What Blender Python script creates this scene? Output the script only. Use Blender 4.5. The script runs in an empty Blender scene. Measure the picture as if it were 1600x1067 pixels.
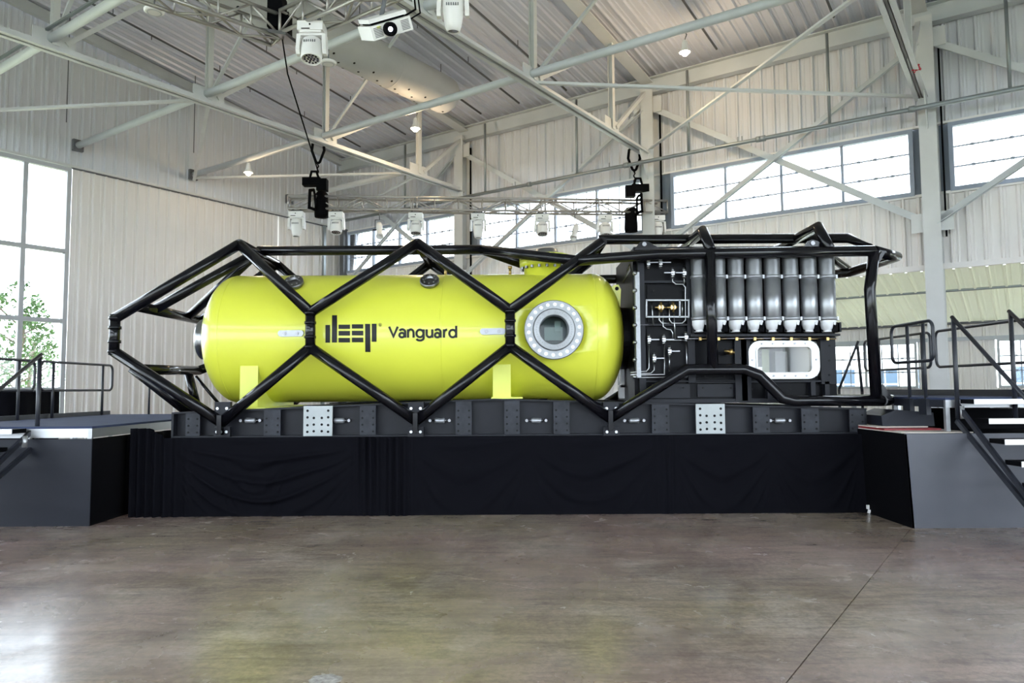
import bpy, bmesh, math, random
from mathutils import Vector, Matrix, noise
random.seed(7)
SC = bpy.context.scene
COL = SC.collection
PI = math.pi

# ------------------------------------------------------------------ camera
F_PX, PITCH, ROLL, EYE = 1150.0, math.atan(75 / 1150.0), -0.006, 1.65
_fw = Vector((0, math.cos(PITCH), math.sin(PITCH)))
_up0 = Vector((0, -math.sin(PITCH), math.cos(PITCH)))
_rt0 = Vector((1, 0, 0))
_rt = math.cos(ROLL) * _rt0 + math.sin(ROLL) * _up0
_up = -math.sin(ROLL) * _rt0 + math.cos(ROLL) * _up0
CAM = Vector((0, 0, EYE))
cam = bpy.data.objects.new('camera', bpy.data.cameras.new('camera'))
COL.objects.link(cam)
cam.data.sensor_width = 36.0
cam.data.sensor_fit = 'HORIZONTAL'
cam.data.lens = 36.0 * F_PX / 1600.0
cam.data.clip_end = 500
M = Matrix((( _rt.x, _up.x, -_fw.x, 0), (_rt.y, _up.y, -_fw.y, 0), (_rt.z, _up.z, -_fw.z, EYE), (0, 0, 0, 1)))
cam.matrix_world = M
SC.camera = cam

# ------------------------------------------------------------------ world, sun, exposure
world = bpy.data.worlds.new('sky')
SC.world = world
world.use_nodes = True
wn = world.node_tree.nodes
wn['Background'].inputs[0].default_value = (0.79, 0.895, 1.0, 1)
wn['Background'].inputs[1].default_value = 5.5
SC.view_settings.view_transform = 'Standard'
SC.view_settings.look = 'None'
SC.view_settings.gamma = 1
SC.view_settings.use_curve_mapping = False
SC.view_settings.exposure = 0.85

# ------------------------------------------------------------------ site axes: the hall stands at an angle to the exhibit
YAW = 0.963
UD = Vector((-math.sin(YAW), math.cos(YAW), 0))     # along the long wall
WD = Vector((math.cos(YAW), math.sin(YAW), 0))      # across the hall
ZV = Vector((0, 0, 1))
WALL_W, GABLE_U = 18.4, 20.4
EAVE_Z, ROOF_S = 10.05, 0.13
RU = Matrix((UD, WD, ZV)).transposed()          # box axes: u, w, z
def H(u, w, z): return UD * u + WD * w + ZV * z
RIDGE_W, FRONT_W, END_U = 5.2, -8.0, -12.5
def roof_z(w): return EAVE_Z + ROOF_S * (WALL_W - RIDGE_W - abs(w - RIDGE_W))
def _ray(x, y): return _fw * F_PX + _rt * (x - 800) - _up * (y - 533.5)
def P(x, y, Y):
    d = _ray(x, y)
    return CAM + d * (Y / d.y)
def PWALL(x, y, w):
    d = _ray(x, y)
    return CAM + d * ((w - CAM.dot(WD)) / d.dot(WD))

# ------------------------------------------------------------------ mesh helpers
class MB:
    def __init__(s): s.v = []; s.f = []; s.s = []
    def add(s, vs, fs, smooth=False):
        o = len(s.v); s.v += [Vector(v) for v in vs]
        for q in fs: s.f.append(tuple(i + o for i in q)); s.s.append(smooth)
        return s
    def box(s, c, d, R=None):
        c = Vector(c); a, b, e = d[0] / 2, d[1] / 2, d[2] / 2
        vs = [Vector((x, y, z)) for x in (-a, a) for y in (-b, b) for z in (-e, e)]
        if R is not None: vs = [R @ v for v in vs]
        return s.add([c + v for v in vs], [(0, 1, 3, 2), (4, 6, 7, 5), (0, 4, 5, 1), (2, 3, 7, 6), (0, 2, 6, 4), (1, 5, 7, 3)])
    def bb(s, lo, hi):
        return s.box([(lo[i] + hi[i]) / 2 for i in range(3)], [abs(hi[i] - lo[i]) for i in range(3)])
    def beam(s, p, q, w, h, up=ZV, off=(0, 0)):
        p, q = Vector(p), Vector(q); d = (q - p).normalized(); up = Vector(up)
        if abs(d.dot(up)) > .98: up = Vector((1, 0, 0)) if abs(d.x) < .9 else Vector((0, 1, 0))
        x = d.cross(up).normalized(); y = x.cross(d)
        o = x * off[0] + y * off[1]
        vs = []
        for e in (p, q):
            for a, b in ((-1, -1), (1, -1), (1, 1), (-1, 1)): vs.append(e + o + x * a * w / 2 + y * b * h / 2)
        return s.add(vs, [(3, 2, 1, 0), (4, 5, 6, 7), (0, 1, 5, 4), (1, 2, 6, 5), (2, 3, 7, 6), (3, 0, 4, 7)])
    def ibeam(s, p, q, w, h, t=.02, up=ZV):
        s.beam(p, q, w, t, up, (0, h / 2 - t / 2)); s.beam(p, q, w, t, up, (0, -h / 2 + t / 2)); s.beam(p, q, t, h - 2 * t, up)
        return s
    def tube(s, pts, r, n=12, caps=True):
        pts = [Vector(p) for p in pts]; k = len(pts)
        ds = [(pts[i + 1] - pts[i]).normalized() for i in range(k - 1)]
        up = ZV if abs(ds[0].z) < .9 else Vector((0, 1, 0))
        x = ds[0].cross(up).normalized()
        o = len(s.v)
        for i, p in enumerate(pts):
            a = ds[max(i - 1, 0)]; b = ds[min(i, k - 2)]
            t = (a + b).normalized()
            if i: x = (x - a * x.dot(a)).normalized()
            y = a.cross(x)
            for j in range(n):
                c = x * (math.cos(2 * PI * j / n) * r) + y * (math.sin(2 * PI * j / n) * r)
                den = a.dot(t)
                c = c - a * (c.dot(t) / den) if abs(den) > .2 else c
                s.v.append(p + c)
            x = (x - b * x.dot(b)).normalized()
        for i in range(k - 1):
            for j in range(n):
                s.f.append((o + i * n + j, o + i * n + (j + 1) % n, o + (i + 1) * n + (j + 1) % n, o + (i + 1) * n + j)); s.s.append(True)
        if caps:
            s.f.append(tuple(o + j for j in range(n))[::-1]); s.s.append(False)
            s.f.append(tuple(o + (k - 1) * n + j for j in range(n))); s.s.append(False)
        return s
    def lathe(s, prof, org, axis, n=24, smooth=True):
        org, axis = Vector(org), Vector(axis).normalized()
        up = ZV if abs(axis.z) < .9 else Vector((1, 0, 0))
        x = axis.cross(up).normalized(); y = axis.cross(x)
        o = len(s.v)
        for r, t in prof:
            for j in range(n):
                a = 2 * PI * j / n
                s.v.append(org + axis * t + (x * math.cos(a) + y * math.sin(a)) * max(r, 1e-5))
        for i in range(len(prof) - 1):
            for j in range(n):
                s.f.append((o + i * n + j, o + i * n + (j + 1) % n, o + (i + 1) * n + (j + 1) % n, o + (i + 1) * n + j))
                s.s.append(smooth if smooth is True or smooth is False else smooth[i])
        return s
    def cyl(s, p, q, r, n=16):
        p, q = Vector(p), Vector(q); L = (q - p).length
        return s.lathe([(0, 0), (r, 0), (r, L), (0, L)], p, q - p, n, [False, True, False])
    def prism(s, pts, vec):
        pts = [Vector(p) for p in pts]; n = len(pts); vec = Vector(vec)
        fs = [tuple(range(n))[::-1], tuple(range(n, 2 * n))] + [(i, (i + 1) % n, n + (i + 1) % n, n + i) for i in range(n)]
        return s.add(pts + [p + vec for p in pts], fs)
    def ring(s, outer, inner, vec):
        n = len(outer); vec = Vector(vec)
        vs = [Vector(p) for p in outer] + [Vector(p) for p in inner]
        vs = vs + [v + vec for v in vs]
        fs = []
        for i in range(n):
            j = (i + 1) % n
            fs += [(i, n + i, n + j, j), (2 * n + i, 2 * n + j, 3 * n + j, 3 * n + i), (i, j, 2 * n + j, 2 * n + i), (n + i, 3 * n + i, 3 * n + j, n + j)]
        return s.add(vs, fs)
    def grid(s, fn, nu, nv, smooth=True):
        vs = [fn(i / nu, j / nv) for i in range(nu + 1) for j in range(nv + 1)]
        fs = [(i * (nv + 1) + j, (i + 1) * (nv + 1) + j, (i + 1) * (nv + 1) + j + 1, i * (nv + 1) + j + 1) for i in range(nu) for j in range(nv)]
        return s.add(vs, fs, smooth)
    def mesh(s, name, mat, off=None):
        me = bpy.data.meshes.new(name)
        vs = s.v if off is None else [v - off for v in s.v]
        me.from_pydata([tuple(v) for v in vs], [], s.f)
        me.polygons.foreach_set('use_smooth', s.s)
        bm = bmesh.new(); bm.from_mesh(me); bmesh.ops.recalc_face_normals(bm, faces=bm.faces); bm.to_mesh(me); bm.free()
        me.materials.append(mat); me.update()
        return me
    def build(s, name, mat, parent=None, **kw):
        off = wloc(parent) if parent is not None else None
        org = None
        if parent is None:                      # a thing of one mesh gets its origin at its base
            lo = Vector([min(v[i] for v in s.v) for i in range(3)]); hi = Vector([max(v[i] for v in s.v) for i in range(3)])
            org = Vector(((lo.x + hi.x) / 2, (lo.y + hi.y) / 2, lo.z)); off = org
        o = bpy.data.objects.new(name, s.mesh(name, mat, off)); COL.objects.link(o)
        if parent is not None: o.parent = parent
        if org is not None: o.location = org
        return tag(o, **kw)
def wloc(o):
    v = Vector((0, 0, 0))
    while o is not None: v = v + o.location; o = o.parent
    return v
def tag(o, label=None, cat=None, group=None, kind=None):
    if label: o['label'] = label
    if cat: o['category'] = cat
    if group: o['group'] = group
    if kind: o['kind'] = kind
    return o
def thing(name, loc, label=None, cat=None, group=None, kind=None):
    o = bpy.data.objects.new(name, None); COL.objects.link(o); o.location = Vector(loc); o.empty_display_size = .1
    return tag(o, label, cat, group, kind)
def inst(name, me, parent=None, mw=None, **kw):
    o = bpy.data.objects.new(name, me); COL.objects.link(o)
    if parent is not None: o.parent = parent
    if mw is not None:
        o.matrix_local = mw
    return tag(o, **kw)
def copy_tree(o, parent=None):
    c = o.copy(); COL.objects.link(c); c.parent = parent
    for ch in list(o.children): copy_tree(ch, c)
    return c
def frame(x, y, z, t): # matrix from axes
    return Matrix(((x.x, y.x, z.x, t.x), (x.y, y.y, z.y, t.y), (x.z, y.z, z.z, t.z), (0, 0, 0, 1)))
ORD = ['first', 'second', 'third', 'fourth', 'fifth', 'sixth', 'seventh', 'eighth', 'ninth', 'tenth', 'eleventh', 'twelfth']

# ------------------------------------------------------------------ materials
def mat(name, col, rough=.5, metal=0, noise_amt=0, scale=4, col2=None, coat=0, bump=0, bscale=60, spec=.5, sheen=0):
    m = bpy.data.materials.new(name); m.use_nodes = True
    nt = m.node_tree; b = nt.nodes['Principled BSDF']
    b.inputs['Base Color'].default_value = (*col, 1); b.inputs['Roughness'].default_value = rough
    b.inputs['Metallic'].default_value = metal; b.inputs['Coat Weight'].default_value = coat
    b.inputs['Specular IOR Level'].default_value = spec
    b.inputs['Coat Roughness'].default_value = .08
    if sheen: b.inputs['Sheen Weight'].default_value = sheen
    tc = nt.nodes.new('ShaderNodeTexCoord')
    if noise_amt or col2:
        n = nt.nodes.new('ShaderNodeTexNoise'); n.inputs['Scale'].default_value = scale; n.inputs['Detail'].default_value = 6
        nt.links.new(tc.outputs['Object'], n.inputs['Vector'])
        r = nt.nodes.new('ShaderNodeValToRGB')
        c2 = col2 or tuple(c * (1 - noise_amt) for c in col)
        r.color_ramp.elements[0].position = .35; r.color_ramp.elements[1].position = .65
        r.color_ramp.elements[0].color = (*c2, 1); r.color_ramp.elements[1].color = (*col, 1)
        nt.links.new(n.outputs['Fac'], r.inputs['Fac']); nt.links.new(r.outputs['Color'], b.inputs['Base Color'])
    if bump:
        n2 = nt.nodes.new('ShaderNodeTexNoise'); n2.inputs['Scale'].default_value = bscale; n2.inputs['Detail'].default_value = 3
        nt.links.new(tc.outputs['Object'], n2.inputs['Vector'])
        bp = nt.nodes.new('ShaderNodeBump'); bp.inputs['Strength'].default_value = bump; bp.inputs['Distance'].default_value = .01
        nt.links.new(n2.outputs['Fac'], bp.inputs['Height']); nt.links.new(bp.outputs['Normal'], b.inputs['Normal'])
    return m
def emis(name, col, s):
    m = bpy.data.materials.new(name); m.use_nodes = True; nt = m.node_tree
    nt.nodes.remove(nt.nodes['Principled BSDF'])
    e = nt.nodes.new('ShaderNodeEmission'); e.inputs[0].default_value = (*col, 1); e.inputs[1].default_value = s
    nt.links.new(e.outputs[0], nt.nodes['Material Output'].inputs[0]); return m
def glassmat(name, tint=(1, 1, 1), refl=.12):
    m = bpy.data.materials.new(name); m.use_nodes = True; nt = m.node_tree
    nt.nodes.remove(nt.nodes['Principled BSDF'])
    t = nt.nodes.new('ShaderNodeBsdfTransparent'); t.inputs[0].default_value = (*tint, 1)
    g = nt.nodes.new('ShaderNodeBsdfGlossy'); g.inputs['Roughness'].default_value = .03
    fr = nt.nodes.new('ShaderNodeFresnel'); fr.inputs[0].default_value = 1.35
    mx = nt.nodes.new('ShaderNodeMixShader')
    nt.links.new(fr.outputs[0], mx.inputs[0]); nt.links.new(t.outputs[0], mx.inputs[1]); nt.links.new(g.outputs[0], mx.inputs[2])
    nt.links.new(mx.outputs[0], nt.nodes['Material Output'].inputs[0]); return m
MT = dict(
    steel_white=mat('white_steel_paint', (.67, .68, .68), .45, noise_amt=.10, scale=1.5),
    strut=mat('pale_grey_steel_paint', (.60, .63, .65), .45, noise_amt=.10, scale=1.5),
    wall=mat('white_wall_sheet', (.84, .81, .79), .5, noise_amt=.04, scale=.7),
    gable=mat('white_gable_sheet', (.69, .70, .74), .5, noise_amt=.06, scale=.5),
    roof=mat('white_roof_sheet', (.70, .725, .82), .34, .15, noise_amt=.10, scale=.4),
    frame=mat('grey_blue_window_frame', (.30, .34, .42), .4),
    frame_l=mat('pale_window_frame', (.45, .47, .50), .4),
    jamb=mat('grey_jamb_sheet', (.20, .23, .28), .45),
    glass=glassmat('window_glass'), portglass=glassmat('porthole_glass', (.42, .52, .50)),
    yellow=mat('lime_yellow_paint', (.72, .745, .065), .34, noise_amt=.05, scale=1.2, coat=.35, bump=.10, bscale=9),
    yellow2=mat('lime_yellow_bracket_paint', (.75, .79, .13), .42, noise_amt=.04),
    tube=mat('gloss_black_tube_paint', (.005, .005, .007), .14, spec=.32),
    skid=mat('charcoal_skid_paint', (.012, .013, .018), .5, noise_amt=.25, scale=3, spec=.25),
    skid2=mat('charcoal_plate_paint', (.030, .033, .042), .55, noise_amt=.45, scale=7, spec=.3),
    black=mat('black_panel_paint', (.0035, .0036, .005), .38, noise_amt=.2, spec=.09),
    blackm=mat('matt_black', (.003, .003, .004), .7, spec=.05),
    hole=mat('dark_hole', (.004, .004, .005), .9),
    zinc=mat('primed_steel_plate', (.42, .45, .45), .5, noise_amt=.12, scale=5),
    steel=mat('brushed_steel', (.46, .47, .48), .30, 1, noise_amt=.1, scale=20),
    steeld=mat('dark_steel', (.22, .22, .23), .3, 1),
    flange=mat('machined_flange', (.30, .31, .32), .38, .55, noise_amt=.15, scale=25), boltm=mat('bright_bolt', (.62, .63, .64), .3, .8),
    anode=mat('zinc_anode', (.33, .34, .36), .38, .65),
    cyl=mat('grey_gas_cylinder', (.36, .37, .385), .32, .75, noise_amt=.2, scale=3), cyld=mat('dark_cylinder_sleeve', (.17, .175, .18), .35, .6, noise_amt=.2, scale=3),
    cylb=mat('white_cylinder_foot', (.75, .76, .78), .4),
    brass=mat('brass', (.45, .31, .12), .35, 1),
    white=mat('white_plastic', (.86, .85, .84), .4),
    winw=mat('white_window_flange', (.62, .63, .63), .35, .3),
    alu=mat('aluminium', (.48, .49, .50), .4, .8),
    trussalu=mat('truss_aluminium', (.44, .42, .40), .36, .7),
    drape=mat('black_cloth', (.0038, .0038, .0058), .75, spec=.04),
    skirt=mat('slate_skirt_board', (.010, .012, .020), .5, noise_amt=.15, spec=.3, scale=2),
    skirt_lit=mat('lit_skirt_board', (.085, .088, .105), .5, noise_amt=.12, scale=2),  # right skirt board, base colour raised for the light falling from the right
    carpet=mat('blue_grey_deck', (.045, .058, .11), .85, noise_amt=.15, scale=3, spec=.15),
    rail=mat('black_rail_paint', (.020, .022, .030), .4),
    rubber=mat('black_rubber', (.01, .01, .011), .6),
    galv=mat('galvanised_pipe', (.30, .33, .34), .4, .6),
    dpipe=mat('dark_pipe', (.12, .125, .14), .5),
    duct=mat('duct_fabric', (.50, .50, .50), .6, noise_amt=.06, scale=2),
    red=mat('red_plastic', (.45, .01, .03), .4),
    redb=mat('red_trim', (.22, .015, .02), .5),
    paper=mat('cream_board', (.55, .48, .42), .6),
    lens=mat('lens_glass', (.02, .025, .05), .05, coat=1),
    bulb=emis('lamp_bulb', (1, .86, .62), 28),
    projlens=emis('projector_beam', (.75, .85, 1), 6),
    chip=mat('chipped_paint', (.50, .48, .45), .7, col2=(.25, .23, .21), scale=30),
    inner=mat('pale_interior', (.62, .63, .60), .5),
    inner2=mat('grey_interior', (.30, .32, .33), .5),
    green=mat('sage_interior', (.50, .56, .42), .5),
    leaf=mat('leaves', (.10, .19, .06), .6, col2=(.05, .10, .035), scale=3),
    bark=mat('bark', (.16, .13, .10), .8),
    grass=mat('grass_ground', (.30, .34, .14), .9, col2=(.42, .40, .30), scale=.3),
    facade=mat('pale_facade', (.75, .75, .74), .7),
    bluewin=mat('blue_window', (.06, .10, .16), .3),
    print=mat('black_print', (.004, .004, .005), .45, spec=.3),
    concdark=mat('joint_fill', (.06, .055, .05), .8),
)
# translucent roof sheet of the side aisle
def translucent(name, col):
    m = bpy.data.materials.new(name); m.use_nodes = True; nt = m.node_tree
    b = nt.nodes['Principled BSDF']; b.inputs['Base Color'].default_value = (*col, 1); b.inputs['Roughness'].default_value = .5
    t = nt.nodes.new('ShaderNodeBsdfTranslucent'); t.inputs[0].default_value = (*col, 1)
    mx = nt.nodes.new('ShaderNodeMixShader'); mx.inputs[0].default_value = .22
    nt.links.new(b.outputs[0], mx.inputs[1]); nt.links.new(t.outputs[0], mx.inputs[2])
    nt.links.new(mx.outputs[0], nt.nodes['Material Output'].inputs[0]); return m
MT['aisle'] = translucent('translucent_aisle_sheet', (.80, .80, .70))
def concrete():
    m = bpy.data.materials.new('polished_concrete'); m.use_nodes = True; nt = m.node_tree; b = nt.nodes['Principled BSDF']
    N = nt.nodes.new; L = nt.links.new
    tc = N('ShaderNodeNewGeometry')
    def nz(sc, det, rough, dist=0, off=0):
        n = N('ShaderNodeTexNoise'); n.inputs['Scale'].default_value = sc; n.inputs['Detail'].default_value = det; n.inputs['Roughness'].default_value = rough; n.inputs['Distortion'].default_value = dist
        if off:
            mp = N('ShaderNodeMapping'); mp.inputs['Location'].default_value = (off, off * 1.7, 0); L(tc.outputs['Position'], mp.inputs['Vector']); L(mp.outputs[0], n.inputs['Vector'])
        else: L(tc.outputs['Position'], n.inputs['Vector'])
        return n
    def ramp(src, stops):
        r = N('ShaderNodeValToRGB'); cr = r.color_ramp
        while len(cr.elements) < len(stops): cr.elements.new(.5)
        for e, (p, c) in zip(cr.elements, stops): e.position = p; e.color = (*c, 1)
        L(src, r.inputs['Fac']); return r
    def mix(a, bb, fac, mode='MIX'):
        x = N('ShaderNodeMix'); x.data_type = 'RGBA'; x.blend_type = mode
        if isinstance(fac, (int, float)): x.inputs[0].default_value = fac
        else: L(fac, x.inputs[0])
        L(a, x.inputs[6]); L(bb, x.inputs[7]); return x.outputs[2]
    big = ramp(nz(.45, 5, .6, .6).outputs['Fac'], [(.28, (.16, .125, .10)), (.46, (.25, .20, .165)), (.58, (.31, .26, .235)), (.72, (.37, .33, .27))])
    tint = ramp(nz(.22, 3, .5, .3, 13).outputs['Fac'], [(.38, (.36, .265, .265)), (.52, (.29, .25, .21)), (.66, (.31, .295, .17))])
    c = mix(big.outputs[0], tint.outputs[0], .48)
    patch = ramp(nz(.9, 10, .70, .5, 5).outputs['Fac'], [(.50, (0, 0, 0)), (.66, (1, 1, 1))])
    pale = N('ShaderNodeRGB'); pale.outputs[0].default_value = (.44, .41, .37, 1)
    mp = N('ShaderNodeMath'); mp.operation = 'MULTIPLY'; mp.inputs[1].default_value = .55; L(patch.outputs[0], mp.inputs[0])
    c = mix(c, pale.outputs[0], mp.outputs[0])
    dark = ramp(nz(1.7, 10, .72, .5, 31).outputs['Fac'], [(.47, (0, 0, 0)), (.72, (1, 1, 1))])
    dk = N('ShaderNodeRGB'); dk.outputs[0].default_value = (.10, .085, .078, 1)
    md = N('ShaderNodeMath'); md.operation = 'MULTIPLY'; md.inputs[1].default_value = .6; L(dark.outputs[0], md.inputs[0])
    c = mix(c, dk.outputs[0], md.outputs[0])
    fine = ramp(nz(22, 6, .7, .5).outputs['Fac'], [(.35, (.72, .72, .72)), (.65, (1.12, 1.12, 1.12))])
    c = mix(c, fine.outputs[0], .8, 'MULTIPLY')
    # fine trowel streaks and an overall warm tint
    sm = N('ShaderNodeMapping'); sm.inputs['Rotation'].default_value = (0, 0, .35); sm.inputs['Scale'].default_value = (1.2, 9, 1); L(tc.outputs['Position'], sm.inputs['Vector'])
    sn = N('ShaderNodeTexNoise'); sn.inputs['Scale'].default_value = 1.0; sn.inputs['Detail'].default_value = 9; sn.inputs['Roughness'].default_value = .7; sn.inputs['Distortion'].default_value = .6; L(sm.outputs[0], sn.inputs['Vector'])
    st = ramp(sn.outputs['Fac'], [(.36, (.66, .64, .63)), (.5, (1, 1, 1)), (.66, (1.22, 1.2, 1.18))])
    c = mix(c, st.outputs[0], .75, 'MULTIPLY')
    warm = N('ShaderNodeRGB'); warm.outputs[0].default_value = (1.0, .93, .905, 1)
    c = mix(c, warm.outputs[0], 1.0, 'MULTIPLY')
    gain = N('ShaderNodeRGB'); gain.outputs[0].default_value = (1.15, 1.15, 1.15, 1)
    c = mix(c, gain.outputs[0], 1.0, 'MULTIPLY')
    L(c, b.inputs['Base Color'])
    rr = ramp(nz(1.4, 6, .6, .5, 9).outputs['Fac'], [(.35, (.16, .16, .16)), (.7, (.34, .34, .34))])
    L(rr.outputs[0], b.inputs['Roughness'])
    b.inputs['Specular IOR Level'].default_value = .5
    n2 = nz(30, 4, .6); bp = N('ShaderNodeBump'); bp.inputs['Strength'].default_value = .05; bp.inputs['Distance'].default_value = .01
    L(n2.outputs['Fac'], bp.inputs['Height']); L(bp.outputs[0], b.inputs['Normal'])
    return m
MT['concrete'] = concrete()

# ================================================================== SETTING
# floor of cast slabs with open joints
floor = thing('floor', (0, 0, 0), kind='structure')
MB().prism([H(-12.6, -8.2, -.16), H(20.6, -8.2, -.16), H(20.6, 24, -.16), H(-12.6, 24, -.16)], (0, 0, .06)).build('floor_base', MT['concdark'], floor)
us = [-12.6, -5.28, 1.17, 7.62, 14.07, GABLE_U + .1]; ws = [-8.2, -1.25, 5.2, 11.65, 18.1, 24.2]
for i in range(5):
    for j in range(5):
        a, b, c, d = us[i] + .004, us[i + 1] - .004, ws[j] + .003, ws[j + 1] - .003
        MB().prism([H(a, c, -.1), H(b, c, -.1), H(b, d, -.1), H(a, d, -.1)], (0, 0, .1)).build('floor_slab', MT['concrete'], floor)
ground = MB().prism([(-150, -60, -.30), (150, -60, -.30), (150, 190, -.30), (-150, 190, -.30)], (0, 0, .1)).build('ground', MT['grass'], kind='structure')

# corrugated sheets: one mesh per length, every sheet an object
PW_ = .915
_sheets = {}
def sheet_mesh(L, m, inv=1):
    k = (round(L, 3), m.name, inv)
    if k in _sheets: return _sheets[k]
    prof = []
    for r in range(3):
        x0 = r * .305
        prof += [(x0, 0), (x0 + .105, 0), (x0 + .13, .012), (x0 + .145, .012), (x0 + .165, 0), (x0 + .205, 0), (x0 + .228, .055), (x0 + .266, .055), (x0 + .295, 0)]
    prof.append((.918, -.003))
    b = MB()
    vs = [(x, y, z * inv) for (x, z) in prof for y in (0, L)]
    vs += [(x, y, z * inv - .006) for (x, z) in prof for y in (0, L)]
    n = len(prof); fs = []
    for i in range(n - 1):
        fs += [(2 * i, 2 * i + 2, 2 * i + 3, 2 * i + 1), (2 * n + 2 * i, 2 * n + 2 * i + 1, 2 * n + 2 * i + 3, 2 * n + 2 * i + 2)]
        fs += [(2 * i, 2 * n + 2 * i, 2 * n + 2 * i + 2, 2 * i + 2), (2 * i + 1, 2 * i + 3, 2 * n + 2 * i + 3, 2 * n + 2 * i + 1)]
    fs += [(0, 1, 2 * n + 1, 2 * n), (2 * n - 2, 4 * n - 2, 4 * n - 1, 2 * n - 1)]
    b.add(vs, fs); _sheets[k] = b.mesh('sheet', m); return _sheets[k]
def sheets(parent, name, org, xdir, ydir, nrm, count, L, m):
    me = sheet_mesh(L, m)
    base = wloc(parent)
    for i in range(count):
        inst(name, me, parent, frame(xdir, ydir, nrm, org + xdir * (i * PW_) - base))

# --- roof
ceiling = thing('ceiling', H(8, 8, 11), kind='structure')
rd = (WD - ZV * ROOF_S).normalized(); rn = (-ZV - WD * ROOF_S).normalized()
roofL = (WALL_W + .3 - RIDGE_W) / rd.dot(WD)
sheets(ceiling, 'roof_panel', H(END_U, RIDGE_W, roof_z(RIDGE_W) + .14), UD, rd, rn, 36, roofL, MT['roof'])
MB().prism([H(END_U, RIDGE_W, roof_z(RIDGE_W) + .14), H(GABLE_U + .2, RIDGE_W, roof_z(RIDGE_W) + .14), H(GABLE_U + .2, FRONT_W - .3, EAVE_Z + .1), H(END_U, FRONT_W - .3, EAVE_Z + .1)], (0, 0, .05)).build('front_slope', MT['roof'], ceiling)
MB().beam(H(END_U, RIDGE_W, roof_z(RIDGE_W) + .05), H(GABLE_U, RIDGE_W, roof_z(RIDGE_W) + .05), .3, .1).build('ridge_cap', MT['roof'], ceiling)
# the parts of the hall behind the viewer: front wall and far end, both glazed
wf_ = thing('wall_front', H(4, FRONT_W, 0), kind='structure')
for z0, z1 in ((0, 1.0), (4.4, 5.88), (7.42, 10.1)): MB().prism([H(END_U, FRONT_W, z0), H(GABLE_U, FRONT_W, z0), H(GABLE_U, FRONT_W, z1), H(END_U, FRONT_W, z1)], -WD * .1).build('wall_sheet', MT['wall'], wf_)
we_ = thing('wall_end', H(END_U, 8, 0), kind='structure')
MB().prism([H(END_U, FRONT_W, 0), H(END_U, WALL_W, 0), H(END_U, WALL_W, 1.0), H(END_U, FRONT_W, 1.0)], -UD * .1).prism([H(END_U, FRONT_W, 7.5), H(END_U, WALL_W, 7.5), H(END_U, WALL_W, 10.2), H(END_U, RIDGE_W, 12), H(END_U, FRONT_W, 10.2)], -UD * .1).prism([H(END_U, 12.0, 1.0), H(END_U, WALL_W, 1.0), H(END_U, WALL_W, 7.5), H(END_U, 12.0, 7.5)], -UD * .1).build('wall_sheet', MT['wall'], we_)
# --- long wall (behind the exhibit), girts and columns
wall_back = thing('wall_back', H(8, WALL_W, 0), kind='structure')
nW = -WD
def band(z0, z1, u0=END_U, cnt=36, m='wall', w=WALL_W, par=None, nm='wall_panel'):
    sheets(par or wall_back, nm, H(u0, w, z0), UD, ZV, nW, cnt, z1 - z0, MT[m])
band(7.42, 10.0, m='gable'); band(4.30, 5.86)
for z, t in ((4.26, .12), (5.87, .06), (7.42, .05)):
    MB().beam(H(END_U, WALL_W - .03, z), H(GABLE_U, WALL_W - .03, z), .10, t).build('girt', MT['wall'], wall_back)
MB().beam(H(END_U, WALL_W - .12, 9.86), H(GABLE_U, WALL_W - .12, 9.86), .10, .42).beam(H(END_U, WALL_W - .2, 9.64), H(GABLE_U, WALL_W - .2, 9.64), .24, .025).beam(H(END_U, WALL_W - .2, 10.06), H(GABLE_U, WALL_W - .2, 10.06), .22, .025).build('eave_beam', MT['strut'], wall_back)
MB().beam(H(END_U, WALL_W + .02, 10.12), H(GABLE_U + .1, WALL_W + .02, 10.12), .12, .36).build('eave_closure', MT['gable'], wall_back)
# --- left wall (gable end)
wall_left = thing('wall_left', H(GABLE_U, 9, 0), kind='structure')
nU = -UD
sheets(wall_left, 'wall_panel', H(GABLE_U, 9.06, 0), WD, ZV, nU, 7, 7.62, MT['wall'])
sheets(wall_left, 'wall_panel', H(GABLE_U + .12, 15.45, 0), WD, ZV, nU, 4, 7.62, MT['wall'])
sheets(wall_left, 'wall_panel', H(GABLE_U + .12, 19.11, 0), WD, ZV, nU, 5, 4.4, MT['wall'])
MB().box(H(GABLE_U + .06, WALL_W + .02, 5.2), (.24, .12, 10.6), RU).build('corner_trim', MT['gable'], wall_left)
for i in range(29):
    w = -8.0 + i * PW_; L = round(roof_z(w + .45) + .35 - 7.55, 1)
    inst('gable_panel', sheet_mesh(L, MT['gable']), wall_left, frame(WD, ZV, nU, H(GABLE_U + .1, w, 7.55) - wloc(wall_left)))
MB().beam(H(GABLE_U - .02, FRONT_W, 7.58), H(GABLE_U - .02, WALL_W, 7.58), .16, .06).build('ledge', MT['steel_white'], wall_left)
MB().beam(H(GABLE_U - .05, 9.0, 7.53), H(GABLE_U - .05, WALL_W, 7.53), .05, .03).build('shadow_strip', MT['dpipe'], wall_left)  # dark strip standing in for the shadow line under the ledge
MB().beam(H(GABLE_U - .1, RIDGE_W, roof_z(RIDGE_W) - .05), H(GABLE_U - .1, WALL_W, roof_z(WALL_W) - .05), .14, .26).build('gable_rafter', MT['strut'], wall_left)
MB().box(H(GABLE_U + .02, 15.47, 3.75), (.14, .06, 7.5), Matrix.Rotation(YAW, 3, 'Z')).build('wall_edge_trim', MT['wall'], wall_left)

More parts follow.
